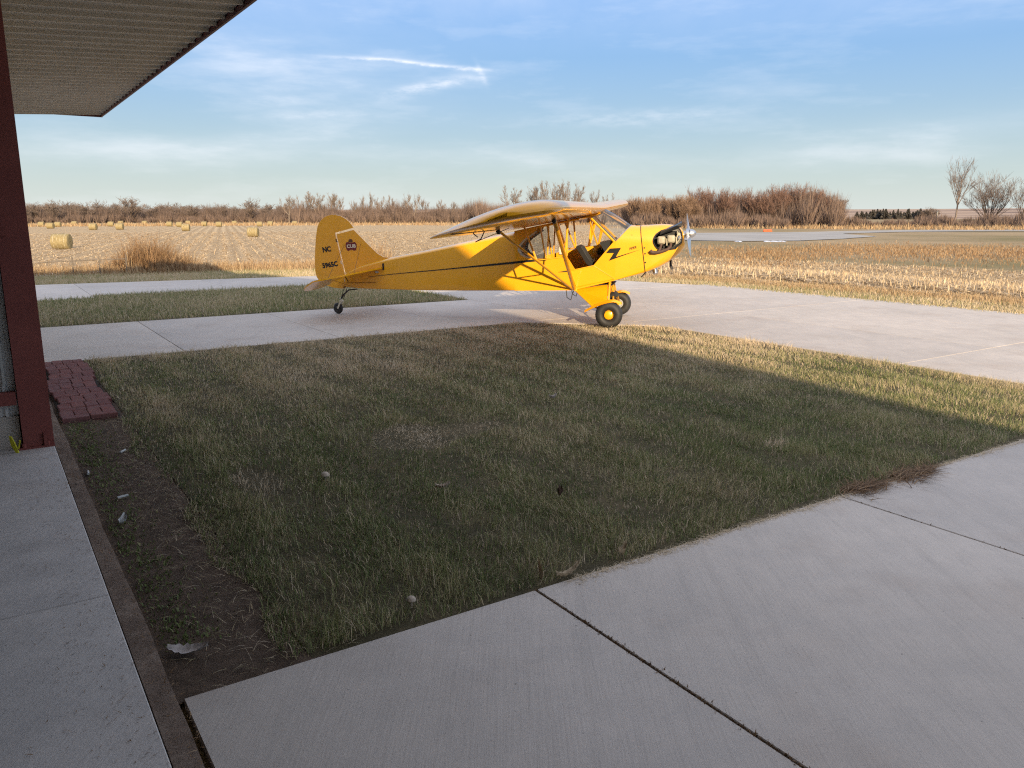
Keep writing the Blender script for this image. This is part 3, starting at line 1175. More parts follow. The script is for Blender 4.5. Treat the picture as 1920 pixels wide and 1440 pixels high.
for i in range(2):
    a, b = us[i], us[i + 1]
    m.add([(a, -0.329, zbot(a) - 0.003), (b, -0.329, zbot(b) - 0.003), (b, 0.329, zbot(b) - 0.003), (a, 0.329, zbot(a) - 0.003),
           (a, -0.307, zbot(a) + 0.02), (b, -0.307, zbot(b) + 0.02), (b, 0.307, zbot(b) + 0.02), (a, 0.307, zbot(a) + 0.02)],
          [(0, 1, 2, 3), (7, 6, 5, 4), (0, 4, 5, 1), (3, 2, 6, 7)])
m.build('belly', 'cub_yellow', plane, smooth=False, xf=bank)
# folded-down lower door, upper door swung up under the wing
m = MB().prism([(-0.725, 0.899), (-0.329, 0.988), (0.02, 0.772), (-0.62, 0.622)], lambda x, z: (x, -0.344, z), lambda x, z: (x, -0.332, z))
dr = m.build('door', 'cub_yellow', plane, smooth=False, xf=bank)
MB().tube([(-0.725, -0.347, 0.899), (-0.329, -0.347, 0.988), (0.02, -0.347, 0.772), (-0.62, -0.347, 0.622), (-0.725, -0.347, 0.899)], 0.008, 6).build('door_edge', 'cub_yellow', dr, xf=bank)
m = MB().prism([(-0.94, 0.868), (-0.735, 0.880), (-0.735, 0.905), (-0.80, 0.897)], lambda x, z: (x, -0.345, z), lambda x, z: (x, -0.333, z))
m.build('door_handle', 'dark_steel', dr, smooth=False, xf=bank)

# boot cowl between windscreen and firewall
FW = (0.527, 0.878, 1.36, 1.648, 0.305, 0.312, 0.05)
SH = 0.144
rows = []
r1 = ring(FW[0], *FW[1:], ex=2.3, shear=SH)
r0 = ring(0.03, 0.744, 1.36, 1.648, 0.33, 0.33, 0.01, ex=2.3)
nrow = 12
half = len(r0)
for i in range(nrow + 1):
    t = i / nrow
    row = []
    for j in range(half):
        a, b = Vector(r0[j]), Vector(r1[j])
        u0 = 0.03
        zz = a.z
        if zz > 1.38:
            # the windscreen sits on a slanted foot: further forward near the centre line
            u0 = 0.03 + min(1, max(0, (zz - 1.38) / (1.648 - 1.38))) * 0.22 - 0.02 * (zz < 1.42)
        p = Vector((u0 + (b.x - u0) * t, a.y + (b.y - a.y) * t, a.z + (b.z - a.z) * t))
        row.append(tuple(p))
    rows.append(row)
m = MB().grid(rows, True)
boot = m.build('boot_cowl', 'cub_yellow', plane, xf=bank)
MB().tube([(p[0], p[1] * 1.004, p[2]) for p in r1] + [r1[0]], 0.006, 5).build('cowl_seam', 'dark_steel', boot, xf=bank)
for (u, z) in ((0.505, 1.29), (0.52, 1.195), (0.53, 1.05)):
    MB().lathe([(0.012, 0), (0.012, 0.012), (0.006, 0.016)], (u, -0.309, z), (0, -1, 0), 8).build('cowl_fastener', 'dark_steel', boot, xf=bank)

# nose cowl with the two cylinder openings
#        st     zb     zs    zc     hwb   hws    rb
NOSE = [(0.535, 0.880, 1.36, 1.648, 0.303, 0.311, 0.06), (0.66, 0.925, 1.36, 1.655, 0.292, 0.305, 0.09), (0.80, 0.985, 1.37, 1.664, 0.27, 0.292, 0.12),
        (0.93, 1.055, 1.38, 1.668, 0.245, 0.272, 0.14), (1.06, 1.140, 1.40, 1.655, 0.21, 0.240, 0.15), (1.15, 1.215, 1.42, 1.625, 0.165, 0.195, 0.13),
        (1.20, 1.285, 1.43, 1.585, 0.115, 0.14, 0.09), (1.222, 1.35, 1.44, 1.54, 0.07, 0.08, 0.05)]
OPEN = [(0.643, 1.406), (0.656, 1.455), (0.69, 1.51), (0.759, 1.560), (0.895, 1.606), (1.006, 1.618), (1.060, 1.590), (1.095, 1.525), (1.108, 1.439), (1.098, 1.370), (1.004, 1.273), (0.866, 1.255),
        (0.760, 1.258), (0.708, 1.280), (0.672, 1.325), (0.650, 1.370)]


def inside(poly, x, y):
    c = False
    for i in range(len(poly)):
        (x0, y0), (x1, y1) = poly[i - 1], poly[i]
        if (y0 > y) != (y1 > y) and x < (x1 - x0) * (y - y0) / (y1 - y0) + x0:
            c = not c
    return c


rows = [ring(*smooth_rows(NOSE, u), ex=2.3, shear=SH, nb=10, nt=34) for u in np.linspace(0.535, 1.222, 70)]
m = MB().grid(rows, True)
keep = []
for f in m.f:
    cx = sum(m.v[i][0] for i in f) / 4
    cy = sum(m.v[i][1] for i in f) / 4
    cz = sum(m.v[i][2] for i in f) / 4
    if abs(cy) > 0.08 and inside(OPEN, cx, cz):
        continue
    keep.append(f)
m.f = keep
m.f.append(tuple(len(m.v) - 1 - i for i in range(len(rows[0]))))
nose = m.build('nose_cowl', 'cub_yellow', plane, xf=bank)


def nose_w(u, z):
    st = u + SH * (z - 0.883)
    r = ring(*smooth_rows(NOSE, min(max(st, 0.535), 1.222)), ex=2.3, shear=SH, nb=10, nt=34)
    best = 0
    h = r[:len(r) // 2 + 1]
    for i in range(len(h) - 1):
        z0, z1 = h[i][2], h[i + 1][2]
        if min(z0, z1) <= z <= max(z0, z1) and z1 != z0:
            t = (z - z0) / (z1 - z0)
            best = max(best, -(h[i][1] + (h[i + 1][1] - h[i][1]) * t))
    return best


for sgn in (-1, 1):
    lip = [(u, sgn * (nose_w(u, z) + 0.002), z) for u, z in OPEN]
    lip.append(lip[0])
    MB().tube(lip, 0.013, 6).build('opening_lip', 'cub_yellow' if False else 'engine_dark', nose, xf=bank)
# engine block, cylinders, baffles, exhaust
eng = MB()
eng.box(0.62, 1.04, -0.14, 0.14, 1.24, 1.55)
eng.box(0.60, 0.62, -0.26, 0.26, 1.12, 1.50)
engine = eng.build('engine', 'engine_dark', plane, smooth=False, xf=bank)
for sgn in (-1, 1):
    for (u, z) in ((0.778, 1.415), (0.933, 1.437)):
        c = MB()
        for k in range(9):
            y = 0.14 + k * 0.018
            c.lathe([(0.066, 0), (0.066, 0.007)], (u, sgn * y, z), (0, sgn, 0), 16)
        c.lathe([(0.045, 0), (0.045, 0.17)], (u, sgn * 0.13, z), (0, sgn, 0), 14)
        cyl = c.build('cylinder', 'engine_dark', engine, xf=bank)
        v = MB()
        pr = []
        for t in range(28):
            a = 2 * math.pi * t / 28
            k = (abs(math.cos(a)) ** 4.5 + abs(math.sin(a)) ** 4.5) ** (-1 / 4.5)
            pr.append((math.cos(a) * k, math.sin(a) * k))
        ringz = [(0.0, 0.064), (0.028, 0.064), (0.028, 0.060), (0.036, 0.058), (0.052, 0.046), (0.056, 0.030)]
        rws = [[(u + x * s, sgn * (0.285 + h), z + yv * s) for x, yv in pr] for h, s in ringz]
        v.grid(rws, True)
        v.f.append(tuple(len(v.v) - 1 - i for i in range(28)))
        v.build('valve_cover', 'valve_cover', cyl, xf=bank)
        p = MB()
        p.tube([(u + 0.055, sgn * 0.24, z + 0.02), (u + 0.085, sgn * 0.30, z + 0.02), (u + 0.088, sgn * 0.30, z - 0.085)], 0.013, 7)
        p.build('pushrod_tube', 'valve_cover', cyl, xf=bank)
    b = MB().prism([(0.749, 1.500), (1.010, 1.590), (1.093, 1.634), (1.091, 1.700), (1.008, 1.652), (0.758, 1.552)],
                   lambda x, z: (x, sgn * (0.305 - max(0, x - 1.0) * 0.4), z), lambda x, z: (x, sgn * (0.16 - max(0, x - 1.0) * 0.2), z + 0.02))
    b.build('baffle', 'black_paint', engine, smooth=False, xf=bank)
    x = MB()
    ex = [(0.933, 0.30, 1.365), (0.932, 0.315, 1.315), (0.89, 0.325, 1.272), (0.80, 0.33, 1.238), (0.698, 0.335, 1.213), (0.625, 0.338, 1.217), (0.600, 0.338, 1.245)]
    x.tube([(a, sgn * b_, c_) for a, b_, c_ in ex], [0.022, 0.023, 0.025, 0.026, 0.028, 0.034, 0.036], 10)
    ex = [(0.778, 0.30, 1.345), (0.765, 0.32, 1.29), (0.74, 0.33, 1.235)]
    x.tube([(a, sgn * b_, c_) for a, b_, c_ in ex], 0.022, 10)
    x.build('exhaust_pipe', 'exhaust_rust', engine, xf=bank)
    mg = MB()
    mg.tube([(1.03, sgn * 0.20, 1.56), (1.035, sgn * 0.235, 1.50), (1.01, sgn * 0.245, 1.42), (1.035, sgn * 0.23, 1.36)], 0.010, 6)
    mg.tube([(1.055, sgn * 0.18, 1.53), (1.085, sgn * 0.215, 1.47), (1.05, sgn * 0.225, 1.40), (0.99, sgn * 0.25, 1.33)], 0.009, 6)
    mg.lathe([(0.03, 0), (0.03, 0.05), (0.02, 0.06)], (1.05, sgn * 0.15, 1.50), (0, sgn, 0.2), 10)
    mg.build('ignition_harness', 'valve_cover', engine, xf=bank)
m = MB().tube([(0.60, 0, 0.96), (0.665, -0.05, 0.945), (0.69, -0.09, 0.845)], [0.06, 0.05, 0.036], 12)
m.build('exhaust_outlet', 'alloy', engine, xf=bank)
m = MB().tube([(0.542, -0.15, 0.885), (0.456, -0.15, 0.789)], 0.011, 6)
m.build('drain_pipe', 'dark_steel', engine, xf=bank)
m = MB().tube([(0.93, -0.05, 1.10), (0.935, -0.05, 1.00), (0.96, -0.05, 0.92)], [0.022, 0.02, 0.022], 8)
m.build('breather_pipe', 'dark_steel', engine, xf=bank)

# propeller and spinner; axis tilted with the body
AX = Vector((math.cos(R(9)), 0, math.sin(R(9))))
HUB = Vector((1.215, 0.0, 1.508))
pr = MB()
pr.lathe([(0.055, -0.09), (0.058, -0.045), (0.090, -0.040), (0.090, 0.0), (0.060, 0.02), (0.073, 0.022), (0.070, 0.05), (0.055, 0.085), (0.030, 0.110), (0.004, 0.120)], HUB, AX, 24)
prop = pr.build('propeller', 'alloy', plane, xf=bank)
bl_dir = Vector((0, -0.942, -0.335))
bl_dir = (bl_dir - AX * bl_dir.dot(AX)).normalized()
for sgn in (1, -1):
    rows = []
    for k in range(17):
        r = 0.04 + k / 16 * 0.86
        t = r / 0.9
        ch = 0.5 * (0.085 + 0.055 * math.sin(min(1, t * 1.5) * math.pi / 2)) * (1 if t < 0.85 else math.sqrt(max(0.02, 1 - ((t - 0.85) / 0.155) ** 2)))
        if r < 0.1:
            ch *= 0.75
        th = 0.030 * (1 - t) + 0.005
        pitch = math.atan2(0.16, r + 0.05)
        cd = AX.cross(bl_dir * sgn).normalized()
        ca = cd * math.cos(pitch) + AX * math.sin(pitch)
        na_ = cd * -math.sin(pitch) + AX * math.cos(pitch)
        c = HUB - AX * 0.012 + bl_dir * sgn * r
        row = []
        for j in range(14):
            an = 2 * math.pi * j / 14
            row.append(tuple(c + ca * math.cos(an) * ch + na_ * math.sin(an) * th * 0.5))
        rows.append(row)
    b = MB().grid(rows, True)
    b.f.append(tuple(range(14)))
    b.f.append(tuple(len(b.v) - 1 - i for i in range(14)))
    b.build('blade', 'alloy', prop, xf=bank)

# wings
LE_U, LE_Z, CH = -0.19, 1.868, 1.60
SL = 0.187
AF_U = [(0, .034), (.006, .056), (.0125, .066), (.025, .080), (.05, .097), (.1, .117), (.17, .131), (.25, .137), (.35, .136), (.45, .129), (.55, .115), (.65, .097), (.75, .074), (.85, .047), (.93, .025), (1.0, .006)]
AF_L = [(1.0, .0), (.9, .0), (.75, .0), (.6, .0), (.45, .0), (.3, .0), (.2, .0), (.1, .002), (.05, .007), (.025, .013), (.0125, .019), (.006, .025)]


def wing_section(y, sgn):
    t = max(0.0, (y - 4.55) / (5.38 - 4.55))
    f = math.sqrt(max(0.0, 1 - t ** 2.4))
    c0 = 0.40 * (1 - f)                       # leading edge runs back, trailing edge comes in
    le, te = c0 * 0.85, 1 - (1 - f) * 0.60
    if t >= 1:
        le, te = 0.36, 0.42
    le = min(le, te - 0.05)
    rib = 0.5 + 0.5 * math.cos(y / 0.305 * 2 * math.pi)
    pts = []
    for (x, z), up in [(p, 1) for p in AF_U] + [(p, 0) for p in AF_L]:
        xx = le + x * (te - le)
        zu = np.interp(xx, [p[0] for p in AF_U], [p[1] for p in AF_U])
        if up:
            zz = z * (0.25 + 0.75 * f) + 0.035 * (1 - f)
            zz -= (1 - rib) * 0.0010 * (0.08 < x < 0.95)
        else:
            zz = z + (1 - f) * 0.045
            zz += (1 - rib) * 0.0005 * (0.08 < x < 0.95)
        d = xx * CH
        u = LE_U - d * math.cos(math.atan(SL))
        zq = LE_Z - 0.01 - d * math.sin(math.atan(SL)) + zz * CH + abs(y) * 0.012
        pts.append((u + zz * CH * SL * 0.9, sgn * y, zq))
    return pts


for sgn in (-1, 1):
    ys = list(np.arange(0.335, 4.56, 0.0762)) + list(np.linspace(4.6, 5.30, 14)) + [5.33, 5.355, 5.37, 5.378]
    rows = [wing_section(float(y), sgn) for y in ys]
    m = MB().grid(rows, True)
    m.f.append(tuple(range(len(rows[0]))))
    m.f.append(tuple(len(m.v) - 1 - i for i in range(len(rows[0]))))
    wing = m.build('wing', 'cub_yellow', plane, xf=bank, angle=60)
    # aileron gap line and hinge horns below
    def low(u_frac, y, dz=-0.012):
        d = u_frac * CH
        return (LE_U - d * 0.983, sgn * y, LE_Z - 0.01 - d * 0.184 + y * 0.012 + dz)
    MB().tube([low(0.78, 2.75, -0.001), low(0.78, 5.0, -0.001)], 0.006, 5).build('aileron_gap', 'engine_dark', wing, xf=bank)
    h = MB()
    h.tube([low(0.80, 3.35, 0.0), low(0.83, 3.35, -0.09), low(0.88, 3.35, -0.12)], 0.008, 6)
    h.tube([low(0.90, 3.35, 0.0), low(0.86, 3.35, -0.06)], 0.007, 6)
    h.tube([low(0.88, 3.35, -0.12), low(0.62, 3.1, -0.015)], 0.005, 5)
    h.build('aileron_horn', 'dark_steel', wing, xf=bank)
    # lift struts, jury struts
    base = Vector((-0.655, sgn * 0.335, 0.575))
    ft, rt = Vector(low(0.285, 2.55)), Vector(low(0.80, 2.55))
    fs_ = MB().tube([base, ft], 0.034, 12, flat=0.52, fdir=(1, 0, 0)).build('lift_strut', 'cub_yellow', plane, xf=bank)
    rs_ = MB().tube([base + Vector((-0.02, 0, 0)), rt], 0.026, 12, flat=0.55, fdir=(1, 0, 0)).build('lift_strut', 'cub_yellow', plane, xf=bank)
    for t_, st in ((ft, fs_), (rt, rs_)):
        MB().tube([t_ + Vector((0, 0, -0.05)), t_ + Vector((0, 0, 0.02))], 0.026, 8).tube([t_ + Vector((-0.035, 0, -0.012)), t_ + Vector((0.03, 0, -0.012))], 0.014, 6).build('strut_fitting', 'dark_steel', st, xf=bank)
    fj, rj = base + (ft - base) * 0.52, base + (rt - base) * 0.54
    ftop, rtop = Vector(low(0.26, 1.47, 0.0)), Vector(low(0.70, 1.50, 0.0))
    MB().tube([fj, ftop], 0.016, 8, flat=0.6).build('jury_strut', 'cub_yellow', plane, xf=bank)
    MB().tube([rj, rtop], 0.016, 8, flat=0.6).build('jury_strut', 'cub_yellow', plane, xf=bank)
    MB().tube([fj, rj], 0.010, 6).build('jury_brace', 'cub_yellow', plane, xf=bank)
    MB().tube([base + Vector((0.02, 0, -0.02)), base + Vector((0, 0.0, 0.05))], 0.03, 8).build('strut_root', 'cub_yellow', plane, xf=bank)
    # cabin frame tubes
    s31 = sgn * 0.318
    fr = MB()
    fr.tube([(-0.405, s31, 1.785), (0.005, s31, 1.385)], 0.020, 8)
    fr.build('windscreen_post', 'cub_yellow', plane, xf=bank)
    fr = MB()
    fr.tube([(-0.24, s31, 1.862), (-0.42, s31, 1.800), (-1.36, s31, 1.612), (-1.70, s31, 1.535)], 0.020, 8)
    fr.build('roof_rail', 'cub_yellow', plane, xf=bank)
    if sgn > 0:
        for q in ((-0.345, 1.285, -0.514, 1.76), (-0.335, 1.285, -0.255, 1.82), (-0.33, 1.285, -0.20, 1.85), (-0.735, 1.225, -0.93, 1.68), (-0.730, 1.225, -0.776, 1.71)):
            MB().tube([(q[0], s31, q[1]), (q[2], s31, q[3])], 0.016, 8).build('cabin_tube', 'cub_yellow', plane, xf=bank)
    else:
        for q in ((-0.79, 1.15, -0.80, 1.71),):
            MB().tube([(q[0], s31, q[1]), (q[2], s31, q[3])], 0.014, 8).build('cabin_tube', 'cub_yellow', plane, xf=bank)
    for q in ((-1.16, 1.09, -1.25, 1.62), (-1.13, 1.10, -1.11, 1.65)):
        MB().tube([(q[0], s31, q[1]), (q[2], s31, q[3])], 0.015, 8).build('cabin_tube', 'cub_yellow', plane, xf=bank)
    # rear window pane with its pale frame
    pane = [(-1.14, 1.09)] + win_arc + [(-1.14, 1.635)]
    w_ = MB().prism(pane, lambda x, z: (x, sgn * 0.3215, z), lambda x, z: (x, sgn * 0.319, z)).build('window', 'plexiglass', plane, smooth=False, xf=bank)
    inner = [(x * 0.72 + -1.14 * 0.28 + 0.03, z * 0.80 + 1.31 * 0.20) for x, z in win_arc]
    fm = MB()
    rws = [[(x, sgn * 0.3255, z) for x, z in win_arc], [(x, sgn * 0.3255, z) for x, z in [((a + (b - a) * 0.30), (c + (d - c) * 0.30)) for (a, c), (b, d) in zip(win_arc, inner)]]]
    fm.grid(rws)
    fm.build('window_frame', 'cabin_lining', w_, smooth=False, xf=bank, fix=False)

# centre section over the cabin
rows = [wing_section(abs(y), 1) for y in (0.3, 0.3)]
cs = [[(p[0], y, p[2]) for p in wing_section(0.30, 1)] for y in (-0.333, 0.0, 0.333)]
m = MB().grid(cs, True)
m.f.append(tuple(range(len(cs[0]))))
m.f.append(tuple(len(m.v) - 1 - i for i in range(len(cs[0]))))
m.build('centre_section', 'cub_yellow', plane, xf=bank, angle=60)
# upper door swung up flat under the right wing
dz_ = lambda u: 1.868 - 0.035 - (LE_U - u) * SL
m = MB()
pp = [(-0.46, -0.34), (-0.78, -0.34), (-1.12, -0.36), (-1.12, -0.98), (-0.50, -0.98)]
m.prism(pp, lambda x, y: (x, y, dz_(x)), lambda x, y: (x, y, dz_(x) - 0.006))
ud = m.build('upper_door', 'cloudy_plexiglass', plane, smooth=False, xf=bank)
fr = MB()
fr.tube([(x, y, dz_(x) - 0.003) for x, y in pp + [pp[0]]], 0.012, 6)
fr.build('upper_door_frame', 'cub_yellow', ud, xf=bank)

# windscreen
rows = []
ns, nt_ = 24, 10
for k in range(nt_ + 1):
    t = k / nt_
    row = []
    for j in range(ns + 1):
        s_ = -1 + 2 * j / ns
        a_ = abs(s_)
        y0 = 0.325 * math.sin(s_ * math.pi / 2 * 0.98)
        c = math.cos(a_ * math.pi / 2 * 0.98)
        foot = Vector((0.02 + 0.235 * c ** 0.9, y0, 1.392 + 0.252 * c ** 0.87))
        top = Vector((-0.40 + 0.13 * c ** 0.7, 0.318 * math.sin(s_ * math.pi / 2), 1.79 + 0.165 * c ** 0.55))
        p = foot.lerp(top, t)
        p.z += 0.02 * math.sin(t * math.pi) * c
        row.append(tuple(p))
    rows.append(row)
ws = MB().grid(rows).build('windscreen', 'plexiglass', plane, xf=bank, fix=False)
MB().tube([(p[0] + 0.004, p[1], p[2] + 0.004) for p in rows[0]], 0.010, 6).build('windscreen_trim', 'alloy', ws, xf=bank)
MB().tube([(p[0], p[1], p[2] + 0.006) for p in rows[-1]], 0.010, 6).build('windscreen_trim', 'alloy', ws, xf=bank)
MB().tube([(-0.37, -0.325, 1.79), (0.03, -0.328, 1.40)], 0.008, 6).build('windscreen_trim', 'dark_steel', ws, xf=bank)

# cabin inside: seats, instrument panel, stick, floor
m = MB()
pts = [(-0.40, 0.955), (-0.47, 1.00), (-0.60, 1.20), (-0.665, 1.29), (-0.625, 1.31), (-0.575, 1.285), (-0.47, 1.12), (-0.37, 0.98)]
m.prism(pts, lambda x, z: (x, -0.20, z), lambda x, z: (x, 0.20, z))
for k in range(5):
    y = -0.16 + k * 0.08
    m.tube([(-0.385, y, 0.985), (-0.475, y, 1.125), (-0.58, y, 1.29)], 0.016, 6)
seat = m.build('seat', 'seat_vinyl', plane, xf=bank)
MB().box(-0.42, -0.08, -0.20, 0.20, 0.86, 0.955).build('seat_cushion', 'seat_vinyl', seat, xf=bank, smooth=False)
MB().prism([(-1.28, 0.95), (-1.34, 1.14), (-1.29, 1.15), (-1.20, 0.97), (-0.86, 0.97), (-0.86, 0.90), (-1.25, 0.88)], lambda x, z: (x, -0.24, z), lambda x, z: (x, 0.24, z)).build('seat', 'seat_vinyl', plane, xf=bank)
m = MB().prism([(-0.245, 1.37), (-0.06, 1.40), (-0.10, 1.18), (-0.135, 1.18)], lambda x, z: (x, -0.30, z), lambda x, z: (x, 0.30, z))
ip = m.build('instrument_panel', 'panel_black', plane, smooth=False, xf=bank)
for y in (-0.2, 0.0, 0.2):
    MB().lathe([(0.045, 0), (0.045, 0.01)], (-0.20, y, 1.28), (-1, 0, 0.3), 14).build('gauge', 'alloy', ip, xf=bank)
m = MB().lathe([(0.06, 0), (0.065, 0.03), (0.05, 0.07), (0.03, 0.09)], (-0.30, 0.30, 1.19), (0, -1, 0), 16).box(-0.31, -0.235, 0.22, 0.30, 1.13, 1.25)
m.build('trim_crank', 'panel_black', plane, xf=bank)
MB().tube([(-0.50, 0, 0.70), (-0.42, 0, 0.95), (-0.36, 0, 1.08)], 0.014, 7).build('control_stick', 'dark_steel', plane, xf=bank)
MB().box(-1.6, 0.0, -0.30, 0.30, 0.66, 0.675).build('cabin_floor', 'seat_vinyl', plane, smooth=False, xf=bank)
MB().add([(-1.69, -0.30, 0.55), (-1.69, 0.30, 0.55), (-1.69, 0.30, 1.53), (-1.69, -0.30, 1.53)], [(0, 1, 2, 3)]).build('bulkhead', 'cabin_lining', plane, smooth=False, xf=bank)
m = MB().prism([(-0.03, 0.75), (-0.03, 1.40), (0.0, 1.40), (0.0, 0.75)], lambda x, z: (x + 0.30, -0.295, z + 0.1), lambda x, z: (x + 0.30, 0.295, z + 0.1))
m.build('firewall', 'panel_black', plane, smooth=False, xf=bank)
# small pale map box hanging at the far side
MB().box(-1.02, -0.96, 0.27, 0.30, 1.13, 1.26).build('map_pocket', 'cream_print', plane, smooth=False, xf=bank)
# fuel gauge cap and wire on the cowl in front of the windscreen
MB().lathe([(0.035, 0), (0.035, 0.02), (0.012, 0.025), (0.006, 0.03)], (0.36, 0, 1.645), (0, 0, 1), 14).build('fuel_cap', 'dark_steel', plane, xf=bank)

# landing gear
for sgn in (-1, 1):
    axle = Vector((0.0, sgn * 0.915, 0.222))
    ftop = Vector((-0.06, sgn * 0.30, 0.715))
    rtop = Vector((-0.655, sgn * 0.30, 0.565))
    ftb = Vector((-0.03, sgn * 0.755, 0.36))
    rtb = Vector((-0.30, sgn * 0.73, 0.345))
    g = MB()
    th = Vector((0, sgn * 0.012, 0.008))
    P = [rtop, ftop + Vector((-0.035, 0, -0.06)), ftb + Vector((-0.02, 0, 0.07)), rtb]
    g.add([p + th for p in P] + [p - th for p in P], [(0, 1, 2, 3), (7, 6, 5, 4), (0, 4, 5, 1), (1, 5, 6, 2), (2, 6, 7, 3), (3, 7, 4, 0)])
    leg = g.build('gear_leg', 'cub_yellow', plane, smooth=False)
    g = MB()
    g.tube([ftop, ftb, axle + Vector((0.02, -sgn * 0.10, 0.02))], [0.018, 0.018, 0.018], 8)
    g.tube([rtop, rtb, axle + Vector((-0.03, -sgn * 0.10, 0.02))], [0.016, 0.016, 0.016], 8)
    g.tube([axle + Vector((0, -sgn * 0.14, 0)), axle + Vector((0, sgn * 0.05, 0))], 0.022, 10)
    g.build('gear_tube', 'cub_yellow', leg)
    g = MB().tube([(-0.02, sgn * 0.05, 0.49), (0.015, sgn * 0.40, 0.40), axle + Vector((0.02, -sgn * 0.13, 0.03))], 0.018, 8)
    g.tube([(-0.06, sgn * 0.22, 0.70), (-0.02, sgn * 0.05, 0.49)], 0.015, 8)
    g.build('shock_strut', 'cub_yellow', leg)
    g = MB()
    for k in range(6):
        g.lathe([(0.045 + 0.012 * (k % 2), 0), (0.045 + 0.012 * (k % 2), 0.02)], (-0.02 + 0.003 * k, sgn * (0.09 + k * 0.021), 0.482 - k * 0.006), (0.05, sgn, -0.28), 12)
    g.build('bungee_cord', 'rubber', leg)
    # fender blade above the tyre
    rows = []
    for k in range(15):
        t = k / 14
        u = -0.40 + t * 0.60
        z = 0.292 + 0.185 * math.sin(min(1, t * 1.15) * math.pi / 2) - 0.10 * max(0, t - 0.82) ** 1.0 / 0.18 * 0.45
        hw_ = 0.115 * math.sin(math.pi * (0.08 + 0.87 * t)) ** 0.55
        rows.append([(u, sgn * (0.885 + q * hw_), z - 0.035 * q * q + (0.004 if False else 0)) for q in np.linspace(-1, 1, 7)])
    g = MB().grid(rows)
    g.grid([[(x, y, z - 0.006) for x, y, z in r_] for r_ in rows])
    g.build('fender', 'cub_yellow', leg, fix=False)
    # wheel
    prof = []
    for k in range(24):
        an = 2 * math.pi * k / 24
        prof.append((0.145 + 0.077 * math.cos(an), 0.098 * math.copysign(abs(math.sin(an)) ** 0.85, math.sin(an))))
    wheel = MB().lathe([(0.060, -0.050), (0.085, -0.045), (0.085, 0.045), (0.060, 0.050)], axle, (0, sgn, 0), 24).build('wheel', 'cub_yellow', plane)
    t = MB().lathe(prof, axle, (0, sgn, 0), 48, closed=True)
    t.build('tyre', 'rubber', wheel)
    MB().lathe([(0.072, 0.030), (0.072, 0.074), (0.065, 0.086), (0.04, 0.095), (0.01, 0.097)], axle, (0, sgn, 0), 28).build('hub_cap', 'cub_yellow', wheel)
    MB().lathe([(0.06, -0.08), (0.07, -0.06), (0.10, -0.058), (0.10, -0.05)], axle, (0, sgn, 0), 24).build('brake_drum', 'steel_grey', wheel)
    st = MB().tube([(-0.802, sgn * 0.30, 0.555), (-0.785, sgn * 0.32, 0.430), (-0.715, sgn * 0.33, 0.390), (-0.695, sgn * 0.32, 0.480), (-0.66, sgn * 0.30, 0.560)], 0.008, 6)
    st.build('step', 'black_paint', plane)

# tail surfaces
fin = [(-4.985, 0.755), (-4.995, 0.80), (-5.128, 1.470), (-4.785, 1.552), (-4.5, 1.274), (-4.335, 1.125), (-4.22, 1.065), (-4.06, 1.055), (-4.3, 0.98), (-4.62, 0.90)]
m = MB().prism(fin, lambda x, z: (x, -0.014, z), lambda x, z: (x, 0.014, z))
finob = m.build('fin', 'cub_yellow', plane, xf=bank, smooth=False)
rud = [(-5.020, 0.80), (-5.158, 1.497), (-4.790, 1.590), (-4.82, 1.640), (-4.87, 1.700), (-4.94, 1.757), (-5.03, 1.800), (-5.12, 1.822), (-5.21, 1.822), (-5.30, 1.800), (-5.38, 1.757), (-5.45, 1.692), (-5.495, 1.615),
       (-5.525, 1.50), (-5.55, 1.35), (-5.575, 1.15), (-5.592, 0.95), (-5.595, 0.80), (-5.575, 0.69), (-5.52, 0.60), (-5.42, 0.535), (-5.25, 0.49), (-5.10, 0.475), (-5.005, 0.478), (-4.995, 0.53), (-5.012, 0.755)]
m = MB().prism(rud, lambda x, z: (x, -0.013, z), lambda x, z: (x, 0.013, z))
rudob = m.build('rudder', 'cub_yellow', plane, xf=bank, smooth=False)
for (a_, b_) in (((-4.985, 0.60), (-5.0, 0.66)), ((-5.04, 0.93), (-5.05, 0.99)), ((-5.115, 1.33), (-5.127, 1.38))):
    MB().tube([(a_[0] - 0.02, 0, a_[1]), (b_[0] - 0.02, 0, b_[1])], 0.016, 8).build('hinge', 'cream_print' if a_[1] < 1 else 'dark_steel', rudob, xf=bank)
TS = 0.185


def tz(u):
    return 0.872 + (u + 4.24) * TS


